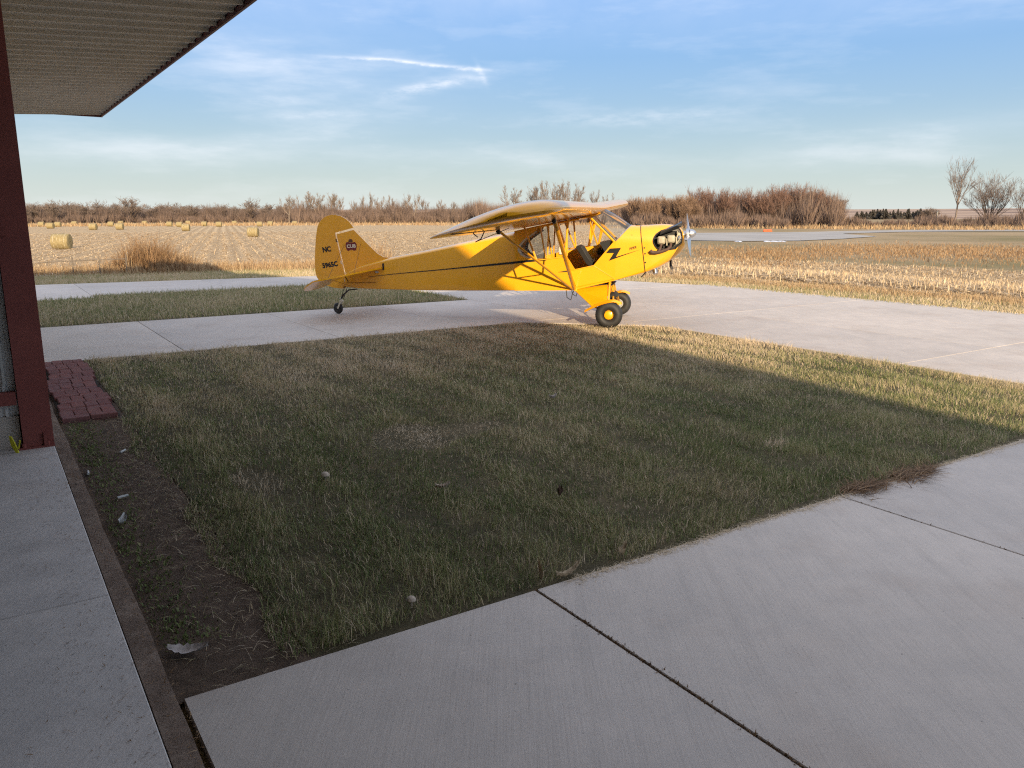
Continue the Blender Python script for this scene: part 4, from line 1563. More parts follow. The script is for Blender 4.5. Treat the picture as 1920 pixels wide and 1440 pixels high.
for sgn in (-1, 1):
    pl = [(-4.20, 0.06), (-4.225, 0.16), (-4.30, 0.45), (-4.40, 0.80), (-4.50, 1.08), (-4.60, 1.25), (-4.73, 1.36), (-4.86, 1.415), (-4.93, 1.425), (-4.93, 0.06)]
    m = MB().prism(pl, lambda x, y: (x, sgn * y, tz(x) + 0.013), lambda x, y: (x, sgn * y, tz(x) - 0.013))
    m.build('stabilizer', 'cub_yellow', plane, xf=bank, smooth=False)
    hu, hz = -4.945, tz(-4.945)
    dr_ = R(20)
    el = [(0.0, 0.075), (0.0, 1.425), (-0.06, 1.425), (-0.17, 1.39), (-0.28, 1.30), (-0.36, 1.16), (-0.405, 0.98), (-0.42, 0.75), (-0.41, 0.50), (-0.38, 0.33), (-0.30, 0.20), (-0.12, 0.085)]
    sa = math.atan(TS) + dr_

    def ep(x, y, o_):
        return (hu + x * math.cos(sa) - o_ * math.sin(sa), sgn * y, hz + x * math.sin(sa) + o_ * math.cos(sa))
    m = MB().prism(el, lambda x, y: ep(x, y, 0.012), lambda x, y: ep(x, y, -0.012))
    elv = m.build('elevator', 'cub_yellow', plane, xf=bank, smooth=False)
    MB().tube([ep(-0.02, 0.12, 0.0), ep(-0.02, 0.12, -0.14)], 0.008, 6).build('control_horn', 'dark_steel', elv, xf=bank)
    w = MB()
    w.tube([(-4.90, sgn * 0.95, tz(-4.90)), (-4.98, sgn * 0.015, 1.28)], 0.0028, 4)
    w.tube([(-4.90, sgn * 0.95, tz(-4.90)), (-4.80, sgn * 0.03, 0.50)], 0.0028, 4)
    w.tube([(-4.45, sgn * 0.85, tz(-4.45)), (-4.66, sgn * 0.015, 1.30)], 0.0028, 4)
    w.build('brace_wire', 'dark_steel', plane, xf=bank)
# trim slot in the tail side, small placard, rudder cable
m = MB().prism([(-4.215, 0.84), (-4.185, 0.84), (-4.182, 0.95), (-4.198, 0.968), (-4.215, 0.95)], lambda x, z: (x, -0.1165, z), lambda x, z: (x, -0.112, z))
m.build('trim_slot', 'black_paint', fus, smooth=False, xf=bank)
MB().box(-4.37, -4.30, -0.102, -0.0975, 0.785, 0.815).build('placard', 'white_tag', fus, smooth=False, xf=bank)
MB().tube([(-4.98, -0.04, 0.585), (-4.36, -0.105, 0.605)], 0.004, 5).build('rudder_cable', 'dark_steel', fus, xf=bank)

# tail wheel
m = MB()
m.prism([(0, 0)] * 0 + [(-4.78, 0.478), (-4.95, 0.460), (-5.06, 0.37), (-5.115, 0.29), (-5.10, 0.275), (-5.04, 0.355), (-4.94, 0.440), (-4.78, 0.455)], lambda x, z: (x, -0.018, z), lambda x, z: (x, 0.018, z))
tsp = m.build('tail_spring', 'dark_steel', plane, smooth=False)
m = MB().tube([(-5.115, 0, 0.30), (-5.10, 0, 0.235)], 0.02, 8)
for s_ in (-1, 1):
    m.bar((-5.10, s_ * 0.045, 0.245), (-5.165, s_ * 0.045, 0.10), 0.03, 0.008, (0, 1, 0))
m.box(-5.125, -5.075, -0.05, 0.05, 0.235, 0.250)
m.build('tail_fork', 'cream_print', tsp, smooth=False)
m = MB()
for s_ in (-1, 1):
    m.tube([(-5.0, s_ * 0.07, 0.51), (-5.09, s_ * 0.06, 0.27)], 0.006, 5)
m.box(-5.02, -4.99, -0.075, 0.075, 0.50, 0.515)
m.build('steering_spring', 'dark_steel', tsp, smooth=False)
prof = [(0.062 + 0.043 * math.cos(2 * math.pi * k / 18), 0.036 * math.sin(2 * math.pi * k / 18)) for k in range(18)]
tw = MB().lathe([(0.02, -0.045), (0.055, -0.02), (0.055, 0.02), (0.02, 0.045)], (-5.175, 0, 0.105), (0.25, 1, 0), 16).build('tail_wheel', 'engine_dark', plane)
MB().lathe(prof, (-5.175, 0, 0.105), (0.25, 1, 0), 28, closed=True).build('tyre', 'rubber', tw)

# painted marks: stripe, bolt, lettering, emblem (thin films on the skin)


def film(poly, w0=0.0028, wfun=None, sgn=-1):
    f = wfun or (lambda x, z: side_w(x))
    return MB().prism(poly, lambda x, z: (x, sgn * (f(x, z) + w0), z), lambda x, z: (x, sgn * (f(x, z) - 0.001), z))


for sgn in (-1, 1):
    up, lo = [], []
    for u in np.linspace(-4.50, -1.145, 24):
        zc_ = float(np.interp(u, [-4.50, -4.07, -2.918, -1.97, -1.39, -1.145], [0.706, 0.763, 0.886, 0.991, 1.056, 1.083]))
        t_ = float(np.interp(u, [-4.5, -4.07, -2.9, -1.97, -1.145], [0.003, 0.005, 0.0085, 0.017, 0.021]))
        up.append((u, zc_ + t_))
        lo.append((u, zc_ - t_))
    rws = [[(u, sgn * (side_w(u) + 0.003), z) for u, z in up], [(u, sgn * (side_w(u) + 0.003), z) for u, z in lo]]
    MB().grid(rws).build('stripe', 'black_paint', fus, smooth=False, xf=bank, fix=False)
    bolt = [(-0.13, 1.198), (-0.066, 1.273), (0.119, 1.287), (0.039, 1.136), (0.432, 1.259), (-0.08, 1.069), (0.001, 1.2)]
    bolt_f = lambda x, z: 0.331 - max(0.0, x - 0.03) * 0.042
    film(bolt, 0.004, bolt_f, sgn).build('lightning_bolt', 'black_paint', boot, smooth=False, xf=bank)


def lettering(txt, name, mat, size, at_, parent, ang, wy, shear=0.0, stretch=1.0, bold=0.0):
    cu = bpy.data.curves.new(name, 'FONT')
    cu.body = txt
    cu.size = size
    cu.align_x = 'CENTER'
    cu.align_y = 'CENTER'
    cu.extrude = 0.0008
    cu.offset = bold
    cu.resolution_u = 3
    cu.shear = shear
    to = bpy.data.objects.new(name, cu)
    me = bpy.data.meshes.new_from_object(to)
    bpy.data.objects.remove(to)
    me.name = name
    ca, sa = math.cos(ang), math.sin(ang)
    for v in me.vertices:
        x, y, z = v.co.x * stretch, v.co.y, v.co.z
        u, h = x * ca - y * sa, x * sa + y * ca
        v.co = bank((at_[0] + u, -(wy(at_[0] + u) if callable(wy) else wy) - z, at_[1] + h))
    me.materials.clear()
    me.materials.append(MATS[mat])
    return link_mesh(name, me, parent)


lettering('NC', 'lettering', 'black_paint', 0.125, (-5.338, 1.190), rudob, R(9), 0.0145, 0, 0.92, 0.0065)
lettering('5965C', 'lettering', 'black_paint', 0.122, (-5.288, 0.909), rudob, R(9), 0.0145, 0, 0.95, 0.0065)
lettering('PIPER', 'lettering', 'black_paint', 0.058, (0.312, 1.281), boot, R(17), lambda u: 0.333 - max(0.0, u - 0.03) * 0.042, 0.3, 0.9, 0.001)
shield = [(-4.955, 1.30), (-4.93, 1.335), (-4.88, 1.322), (-4.82, 1.322), (-4.77, 1.335), (-4.742, 1.30), (-4.738, 1.24), (-4.76, 1.185), (-4.795, 1.175), (-4.82, 1.19), (-4.87, 1.19), (-4.90, 1.165), (-4.935, 1.185), (-4.955, 1.24)]
em = film(shield, 0.003, lambda x, z: 0.0145).build('emblem', 'maroon_print', finob, smooth=False, xf=bank)
film([(-4.90, 1.330), (-4.895, 1.365), (-4.87, 1.385), (-4.84, 1.388), (-4.818, 1.37), (-4.815, 1.330)], 0.003, lambda x, z: 0.0145).build('emblem_crest', 'brown_print', em, smooth=False, xf=bank)
lettering('CUB', 'lettering', 'cream_print', 0.085, (-4.846, 1.255), em, R(3), 0.0185, 0, 1.05, 0.003)

# ------------------------------------------------------------------ grass


def blades(xy, z0, h, w, lean, tint, bend_dir=None):
    """xy (k,2); returns verts, tris, tint for curved three-triangle blades"""
    k = len(xy)
    ph = rng.uniform(0, 2 * np.pi, k)
    th = rng.uniform(0, 2 * np.pi, k) if bend_dir is None else bend_dir
    wd = np.stack([np.cos(ph), np.sin(ph)], 1) * (w / 2)[:, None]
    ld = np.stack([np.cos(th), np.sin(th)], 1) * (lean * h)[:, None]
    V = np.zeros((k, 5, 3))
    V[:, 0, :2] = xy - wd
    V[:, 1, :2] = xy + wd
    V[:, 2, :2] = xy - wd * 0.8 + ld * 0.32
    V[:, 3, :2] = xy + wd * 0.8 + ld * 0.32
    V[:, 4, :2] = xy + ld
    up = h * np.sqrt(np.clip(1 - (lean * 0.75) ** 2, 0.05, 1))
    V[:, 0:2, 2] = (z0 - 0.006)[:, None]
    V[:, 2:4, 2] = (z0 + up * 0.58)[:, None]
    V[:, 4, 2] = z0 + up
    b = np.arange(k)[:, None] * 5
    T = np.concatenate([b + np.array([[0, 1, 3]]), b + np.array([[0, 3, 2]]), b + np.array([[2, 3, 4]])], 1).reshape(-1, 3)
    return V.reshape(-1, 3), T, np.repeat(tint, 5)


def join(parts):
    V, T, C, o = [], [], [], 0
    for v, t, c in parts:
        V.append(v)
        T.append(t + o)
        C.append(c)
        o += len(v)
    return np.concatenate(V), np.concatenate(T), np.concatenate(C)


def lawn():
    parts = []
    # density falls with distance from the hangar front door
    for (a0, a1, dens, wmul) in ((2.9, 4.5, 7600, 1.0), (4.5, 6.5, 5800, 1.15), (6.5, 8.5, 4000, 1.45), (8.5, 11.5, 2900, 1.8)):
        k = int((9.6 - 0.6) * (a1 - a0) * dens)
        p = np.stack([rng.uniform(0.6, 9.6, k), rng.uniform(a0, a1, k)], 1)
        n, a = p[:, 0], p[:, 1]
        keep = in_lawn(p)
        # thin, worn spots
        dead = np.exp(-(((n - 2.88) / 0.36) ** 2 + ((a - 5.82) / 0.36) ** 2)) + 0.8 * np.exp(-(((n - 3.35) / 0.42) ** 2 + ((a - 5.80) / 0.17) ** 2)) + 0.12 * vnoise(n, a, 9, 77)
        worn = 0.85 * np.exp(-(((n - 1.45) / 0.20) ** 2 + ((a - 5.35) / 0.45) ** 2)) + 0.6 * np.exp(-(((n - 5.2) / 0.3) ** 2 + ((a - 4.0) / 0.18) ** 2))
        u = rng.uniform(0, 1, k)
        keep &= ~((dead > 0.35) & (u < 0.45))
        keep &= ~((worn > 0.4) & (u < 0.55))
        clump = vnoise(n, a, 9.0, 3)
        keep &= rng.uniform(0, 1, k) < np.clip(0.66 + 0.42 * clump, 0.36, 1)
        p = p[keep]
        n, a, dead, worn = n[keep], a[keep], dead[keep], worn[keep]
        k = len(p)
        big = vnoise(n, a, 1.1, 5)
        mid = vnoise(n, a, 4.0, 6)
        base = 0.41 + 0.14 * big + 0.12 * mid
        base += 0.024 * (n - 4.0) + 0.026 * (a - 6.2)                # greener by the hangar, drier towards the apron
        base += 0.16 * np.exp(-((n - 9.3) / 0.5) ** 2) + 0.20 * np.exp(-((a - 11.4) / 0.45) ** 2)
        tint = base + rng.normal(0, 0.15, k)
        straw = rng.uniform(0, 1, k) < np.clip(0.05 + 0.030 * n + 0.028 * a + 0.14 * big, 0.06, 0.6)
        tint = np.where(straw, rng.uniform(0.72, 0.98, k), tint)
        tint = np.where((dead > 0.35) | (worn > 0.5), np.clip(0.86 + rng.normal(0, 0.1, k), 0.62, 1.0), tint)
        band = np.sin(n * 2 * np.pi / 0.56 + 0.6 * np.sin(a * 0.7)) + 0.5 * np.sin(n * 2 * np.pi / 1.3 + 1)
        h = rng.gamma(9, 0.0052, k) * (1 + 0.22 * mid + 0.24 * vnoise(n, a, 11.0, 21) + 0.20 * band)
        tint = tint + 0.08 * band * (~straw)
        h = np.where(straw, h * 0.85, h)
        h *= np.where(dead > 0.35, 0.55, np.where(dead > 0.12, 0.7, 1.0))
        edge = (a < 3.25) | (n < 1.12)
        h *= np.where(edge, 1.12, 1.0)
        w = rng.uniform(0.0022, 0.0042, k) * wmul
        lean = np.clip(rng.gamma(3.4, 0.21, k), 0.05, 1.28)
        lean = np.where(dead > 0.35, 1.2, lean)
        bd = rng.uniform(0, 2 * np.pi, k)
        wind = vnoise(n, a, 2.4, 9) * 2.2 + 1.0
        bd = np.where(rng.uniform(0, 1, k) < 0.45, wind + HB + rng.normal(0, 0.7, k), bd)
        parts.append(blades(W2(p), np.full(k, -0.006), h, w, lean, np.clip(tint, 0.02, 1), bd))
    v, t, c = join(parts)
    tag(link_mesh('lawn_grass', tri_mesh('lawn_grass', v, t, 'grass_blades', c)), 'green and straw-coloured lawn grass in front of the hangar', 'grass', kind='stuff')


lawn()


def strip_grass(name, label, test, box_, dens, hmean, wmean, tbase, z0=-0.01, seed=1):
    n0, n1, a0, a1 = box_
    k = int((n1 - n0) * (a1 - a0) * dens)
    p = np.stack([rng.uniform(n0, n1, k), rng.uniform(a0, a1, k)], 1)
    p = p[test(p)]
    k = len(p)
    xy = W2(p)
    tint = tbase + 0.12 * vnoise(p[:, 0], p[:, 1], 1.3, seed) + rng.normal(0, 0.15, k)
    tint = np.where(rng.uniform(0, 1, k) < 0.22, rng.uniform(0.7, 1, k), tint)
    h = rng.gamma(8, hmean / 8, k)
    v, t, c = blades(xy, hgt(xy[:, 0], xy[:, 1]) + z0, h, np.full(k, wmean), np.clip(rng.gamma(3, 0.17, k), 0.05, 1.2), np.clip(tint, 0.02, 1))
    tag(link_mesh(name, tri_mesh(name, v, t, 'grass_blades', c)), label, 'grass', kind='stuff')


strip_grass('island_grass', 'short grass on the island between the taxiways',
            lambda p: (p[:, 1] > 15.22 + 0.03 * np.sin(p[:, 0] * 5)) & (p[:, 0] < 8.90) & (p[:, 1] < np.where(p[:, 0] > 2.13, 20.72, 20.17)), (-3.5, 9, 15.1, 20.8), 950, 0.075, 0.009, 0.50, -0.012, 4)


def edge_field(p):
    """signed distance-like value: >0 beyond the field edge"""
    e = np.array(FIELD_EDGE)
    w = W2(p)
    ew = W2(e)
    az = np.arctan2(w[:, 0], w[:, 1])
    r = np.hypot(w[:, 0], w[:, 1])
    ea = np.arctan2(ew[:, 0], ew[:, 1])
    er = np.hypot(ew[:, 0], ew[:, 1])
    o = np.argsort(ea)
    return r - np.interp(az, ea[o], er[o])


def apron_out(p):
    n, a = p[:, 0], p[:, 1]
    f = np.interp(n, [-30, 1.3, 8.5, 11.3, 13.9, 15.3, 15.95, 16.3], [28.6, 25.0, 23.95, 22.85, 20.25, 17.25, 15.2, -20])
    return (a > f + 0.02) | (n > 16.32)


strip_grass('verge_grass', 'mown grass verge between the apron and the stubble field',
            lambda p: apron_out(p) & (edge_field(p) < 0.6) & (p[:, 1] > 4), (-9, 19, 4, 31), 520, 0.075, 0.011, 0.60, -0.03, 8)


def dirt_weeds():
    k = 5200
    p = np.stack([rng.uniform(0.47, 0.90, k), rng.uniform(3.02, 7.9, k)], 1)
    moss = np.exp(-(((p[:, 0] - 0.56) / 0.13) ** 2)) * (0.35 + 0.65 * (vnoise(p[:, 0] * 2, p[:, 1], 3.5, 12) > -0.15))
    p = p[(rng.uniform(0, 1, k) < moss) & (p[:, 1] > 3.35)]
    k = len(p)
    A = blades(W2(p), np.full(k, -0.012), rng.uniform(0.010, 0.028, k), rng.uniform(0.006, 0.012, k), rng.uniform(0.5, 1.2, k), np.clip(rng.normal(0.22, 0.10, k), 0, 1))
    k = 2600
    q = np.stack([rng.uniform(0.48, 0.98, k), rng.uniform(3.0, 7.95, k)], 1)
    q = q[rng.uniform(0, 1, k) < np.clip((q[:, 0] - 0.45) * 2.0, 0.1, 1)]
    k = len(q)
    B = blades(W2(q), np.full(k, -0.004), rng.uniform(0.03, 0.10, k), rng.uniform(0.0015, 0.0032, k), rng.uniform(1.1, 1.3, k), np.clip(rng.normal(0.72, 0.14, k), 0.5, 1))
    B[0][:, 2] *= 0.45
    v, t, c = join([A, B])
    tag(link_mesh('soil_weeds', tri_mesh('soil_weeds', v, t, 'grass_blades', c)), 'low creeping weeds and dead straw on the bare soil strip', 'weeds', kind='stuff')


dirt_weeds()


def clippings():
    """dry clippings blown along the edge of the concrete"""
    parts = []
    k = 5200
    n = rng.uniform(2.3, 9.4, k)
    a = 2.975 - np.abs(rng.normal(0, 0.030, k)) * (0.4 + 0.6 * (np.sin(n * 3.0) > -0.4))
    p = np.stack([n, a], 1)
    parts.append(blades(W2(p), np.full(k, 0.004), rng.uniform(0.015, 0.05, k), rng.uniform(0.002, 0.004, k), np.full(k, 1.3), np.clip(rng.normal(0.85, 0.12, k), 0.4, 1)))
    for q in parts:
        q[0][:, 2] = 0.004 + (q[0][:, 2] - 0.004) * 0.30
    v, t, c = join(parts)
    tag(link_mesh('grass_clippings', tri_mesh('grass_clippings', v, t, 'grass_blades', c)), 'pale dry clippings along the lawn edge on the concrete', 'clippings', kind='stuff')


clippings()


def dead_clump(n0, a0, ln, wd, label, seed):
    r = np.random.default_rng(seed)
    k = 460
    t = r.uniform(0, 1, k)
    n = n0 + ln * t + r.normal(0, 0.05, k)
    a = a0 - 0.28 * wd * t + r.normal(0, wd, k) * (1 - 0.75 * t)
    p = np.stack([n, a], 1)
    c = W2(np.array([[n0, a0]]))[0]
    d = math.atan2((W2(np.array([[n0 + ln, a0 - 0.1]]))[0] - c)[1], (W2(np.array([[n0 + ln, a0 - 0.1]]))[0] - c)[0])
    v, t_, col_ = blades(W2(p) - c, np.full(k, 0.004), r.uniform(0.04, 0.17, k), r.uniform(0.004, 0.010, k), np.full(k, 1.2), np.clip(r.normal(0.14, 0.24, k), 0, 1.0), d + r.normal(0, 0.95, k))
    v[:, 2] = 0.006 + np.maximum(v[:, 2], 0) * 0.5
    o = link_mesh('dead_grass_clump', tri_mesh('dead_grass_clump', v, t_, 'dry_weed', col_), None, (c[0], c[1], 0))
    tag(o, label, 'grass clump')


dead_clump(5.10, 2.97, 0.46, 0.085, 'larger brown clump of dead grass on the concrete edge', 31)
dead_clump(4.66, 2.98, 0.30, 0.06, 'smaller brown clump of dead grass near the slab joint', 32)

# ------------------------------------------------------------------ stubble, litter, weeds on the field


def stubble():
    parts = []
    k = 260000
    az = rng.uniform(R(-36), R(36), k)
    t = rng.uniform(0, 1, k)
    r = 17 * (150 / 17) ** t
    xy = np.stack([r * np.sin(az), r * np.cos(az)], 1)
    n = xy @ NV
    a = xy @ AV
    ok = (edge_field(np.stack([n, a], 1)) > 0.1 + 0.5 * rng.uniform(0, 1, k)) & (r < field_far(az))
    xy, r, az = xy[ok], r[ok], az[ok]
    k = len(xy)
    # rows
    rd = np.array([math.sin(ROW_AZ), math.cos(ROW_AZ)])
    rp = np.array([rd[1], -rd[0]])
    u = xy @ rp
    pitch = 1.52
    snap = (np.round(u / pitch) * pitch - u)
    f = np.where(rng.uniform(0, 1, k) < 0.80, rng.uniform(0.55, 0.98, k), 0.0)
    xy = xy + rp * (snap * f)[:, None]
    z = hgt(xy[:, 0], xy[:, 1])
    sc_ = 1 + r / 90
    # lying leaves and husks
    ln = rng.uniform(0.10, 0.34, k) * sc_
    w = rng.uniform(0.014, 0.034, k) * sc_
    tint = np.clip(rng.normal(0.62, 0.24, k), 0, 1)
    v, tr, c = blades(xy, z + 0.01, ln, w, np.full(k, 1.15), tint)
    v = v.reshape(-1, 5, 3)
    tilt = rng.uniform(0.12, 0.55, k)
    zb = (z + 0.01)[:, None]
    v[:, :, 2] = zb + np.maximum(v[:, :, 2] - zb, 0) * tilt[:, None] + rng.uniform(0, 0.05, k)[:, None]
    parts.append((v.reshape(-1, 3), tr, c))
    # cut stalks
    k = 34000
    az = rng.uniform(R(-36), R(36), k)
    t = rng.uniform(0, 1, k)
    r = 17 * (120 / 17) ** t
    xy = np.stack([r * np.sin(az), r * np.cos(az)], 1)
    u = xy @ rp
    xy = xy + rp * ((np.round(u / 0.76) * 0.76 - u) * rng.uniform(0.85, 1.0, k))[:, None]
    n, a = xy @ NV, xy @ AV
    r = np.hypot(xy[:, 0], xy[:, 1])
    az = np.arctan2(xy[:, 0], xy[:, 1])
    right = np.clip((az - R(4)) / R(4), 0, 1)
    ok = (edge_field(np.stack([n, a], 1)) > 0.5) & (r < field_far(az)) & (rng.uniform(0, 1, k) < 0.30 + 0.70 * right)
    xy, r, right = xy[ok], r[ok], right[ok]
    k = len(xy)
    z = hgt(xy[:, 0], xy[:, 1])
    h = rng.uniform(0.06, 0.20, k) * (1 + 0.35 * right)
    v, tr, c = blades(xy, z, h, rng.uniform(0.018, 0.032, k) * (1 + r / 120), rng.uniform(0.0, 0.6, k), np.clip(rng.normal(0.75, 0.15, k), 0.2, 1))
    v = v.reshape(-1, 5, 3)
    v[:, 4, :2] = (v[:, 2, :2] + v[:, 3, :2]) / 2 * 0.4 + v[:, 4, :2] * 0.6
    parts.append((v.reshape(-1, 3), tr, c))
    v, t_, c = join(parts)
    tag(link_mesh('corn_stubble', tri_mesh('corn_stubble', v, t_, 'straw', c)), 'cut corn stalks and leaf litter covering the field', 'corn stubble', kind='stuff')


stubble()


def tuft_field(name, label, spots, mat, seed):
    """spots: (heading deg, dist, spread along heading dir deg, spread dist, count, height, blade width, tint)"""
    parts = []
    for (hd0, d0, sh_, sd, cnt, h0, w0, t0) in spots:
        az = R(hd0) + rng.normal(0, 1, cnt) * R(sh_)
        r = d0 + rng.normal(0, 1, cnt) * sd
        xy = np.stack([r * np.sin(az), r * np.cos(az)], 1)
        fall = np.exp(-0.5 * ((az - R(hd0)) / R(sh_ + 1e-6)) ** 2) * 0.6 + 0.4
        parts.append(blades(xy, hgt(xy[:, 0], xy[:, 1]), rng.gamma(9, h0 / 9, cnt) * fall, rng.uniform(0.6, 1.4, cnt) * w0, np.clip(rng.gamma(3, 0.13, cnt), 0, 1), np.clip(rng.normal(t0, 0.2, cnt), 0, 1)))
    v, t, c = join(parts)
    tag(link_mesh(name, tri_mesh(name, v, t, mat, c)), label, 'weeds', kind='stuff')


def az_of(px):
    return math.degrees(math.atan2((px - 960) / F_PX, 1.0))


# the rusty weed clumps at the field edge
def weed_clump(px, d, rad, cnt, h0, label, t0, seed, kind=None):
    r_ = np.random.default_rng(seed)
    az = R(az_of(px))
    c = np.array([d * math.sin(az), d * math.cos(az)])
    p = r_.normal(0, 1, (cnt, 2)) * np.array([rad, rad * 0.55])
    fall = np.exp(-0.5 * (p[:, 0] / rad) ** 2) * 0.75 + 0.25
    z0 = float(hgt(np.array(c[0]), np.array(c[1])))
    v, t, cc = blades(p, np.zeros(cnt), r_.gamma(12, h0 / 12, cnt) * fall, r_.uniform(0.008, 0.020, cnt), np.clip(r_.gamma(3, 0.15, cnt), 0, 1), np.clip(r_.normal(t0, 0.22, cnt), 0, 1))
    o = link_mesh('weed_clump', tri_mesh('weed_clump', v, t, 'dry_weed', cc), None, (c[0], c[1], z0 - 0.02))
    tag(o, label, 'weeds', kind=kind)


weed_clump(285, 29.5, 0.75, 2600, 0.95, 'largest rusty brown clump of dry weeds at the field edge', 0.42, 41)
weed_clump(345, 30.0, 0.45, 800, 0.60, 'lower tan clump of dry weeds beside the rusty weed clump', 0.62, 42, 'stuff')
weed_clump(705, 30.5, 0.55, 700, 0.80, 'thin tan weeds standing behind the airplane tail fin', 0.70, 43, 'stuff')
tuft_field('edge_weeds', 'dry tan weeds along the near edge of the stubble field',
           [(az_of(x), 29.3 + 0.4 * math.sin(x), 0.55, 0.35, 420, 0.28, 0.012, 0.75) for x in range(60, 640, 28)] +
           [(az_of(x), 0.45 + math.hypot(*(W(18.35, float(np.interp(x, [1240, 1300, 1500, 1700, 1920], [15.8, 15.0, 11.5, 9.2, 6.9])))[:2])), 0.6, 0.35, 300, 0.11, 0.010, 0.85) for x in range(1210, 1960, 26)], 'dry_weed', 1)
tuft_field('prairie_grass', 'band of tan prairie grass between stubble and runway',
           [(az_of(x), 62 + 6 * math.sin(x * 0.7) + (x > 1500) * 12, 1.1, 8.0, 520, 0.20, 0.035, 0.50) for x in range(1320, 1960, 20)] +
           [(az_of(x), 268 + 12 * math.sin(x), 1.5, 9.0, 260, 0.9, 0.14, 0.70) for x in range(40, 1200, 34)] +
           [(az_of(x), 205 + 10 * math.sin(x), 1.3, 5.0, 260, 0.9, 0.12, 0.72) for x in range(1180, 1960, 34)], 'dry_weed', 2)

# ------------------------------------------------------------------ bales


def bale_mesh():
    r_ = np.random.default_rng(5)
    prof = [(0.02, -0.70), (0.35, -0.695), (0.60, -0.69), (0.655, -0.66), (0.675, -0.5), (0.68, -0.2), (0.675, 0.2), (0.675, 0.5), (0.655, 0.66), (0.60, 0.69), (0.35, 0.70), (0.02, 0.70)]
    m = MB().lathe(prof, (0, 0, 0.655), (1, 0, 0), 32)
    vs = []
    for (x, y, z) in m.v:
        k = 1 + 0.025 * r_.normal()
        vs.append((x * (1 + 0.012 * r_.normal()), y * k, max(0.0, 0.655 + (z - 0.655) * k)))
    m.v = vs
    return m.mesh('round_bale', 'bale_straw', angle=50)


bme_ = bale_mesh()
btw = MB()
for x in (-0.45, -0.15, 0.15, 0.45):
    btw.lathe([(0.684, -0.008), (0.690, 0.0), (0.684, 0.008)], (x, 0, 0.655), (1, 0, 0), 28)
btm = btw.mesh('twine', 'cream_print')
BALES = [(117, 467), (475, 444), (349, 433), (225, 430.5), (175, 431), (95, 428.5), (337, 425.5), (109, 425.5), (78, 425), (318, 424.5), (208, 424.5), (411, 425), (487, 424.5),
         (140, 423), (383, 424), (507, 423), (227, 422), (272, 421.6), (353, 421.6), (440, 421.6), (553, 422.3)]
for i, (bx, by) in enumerate(BALES):
    h_, d_ = hd(bx, by)
    x, y = d_ * math.sin(R(h_)), d_ * math.cos(R(h_))
    z = float(hgt(np.array(x), np.array(y)))
    o = link_mesh('round_bale', bme_, None, (x, y, z - 0.02), R(10 + rnd.uniform(-7, 7)))
    if i < 5:
        link_mesh('twine', btm, o)
    if i == 0:
        tag(o, 'largest round straw bale, alone among the nearest stubble rows', 'hay bale', 'round bales on the field')
    elif i == 1:
        tag(o, 'second largest round bale, between the big bale and the tail fin', 'hay bale', 'round bales on the field')
    else:
        tag(o, 'small distant round bale before the far treeline', 'hay bale', 'round bales on the field')

# ------------------------------------------------------------------ trees


def ribbon(L, p, q, w, rr):
    d = Vector(q) - Vector(p)
    s_ = d.cross(Vector((rr.uniform(-1, 1), rr.uniform(-1, 1), rr.uniform(-0.3, 0.3))))
    if s_.length < 1e-5:
        return
    s_ = s_.normalized() * w / 2
    k = len(L[0])
    p, q = Vector(p), Vector(q)
    L[0].extend([tuple(p - s_), tuple(p + s_), tuple(q + s_ * 0.4), tuple(q - s_ * 0.4)])
    L[1].append((k, k + 1, k + 2, k + 3))


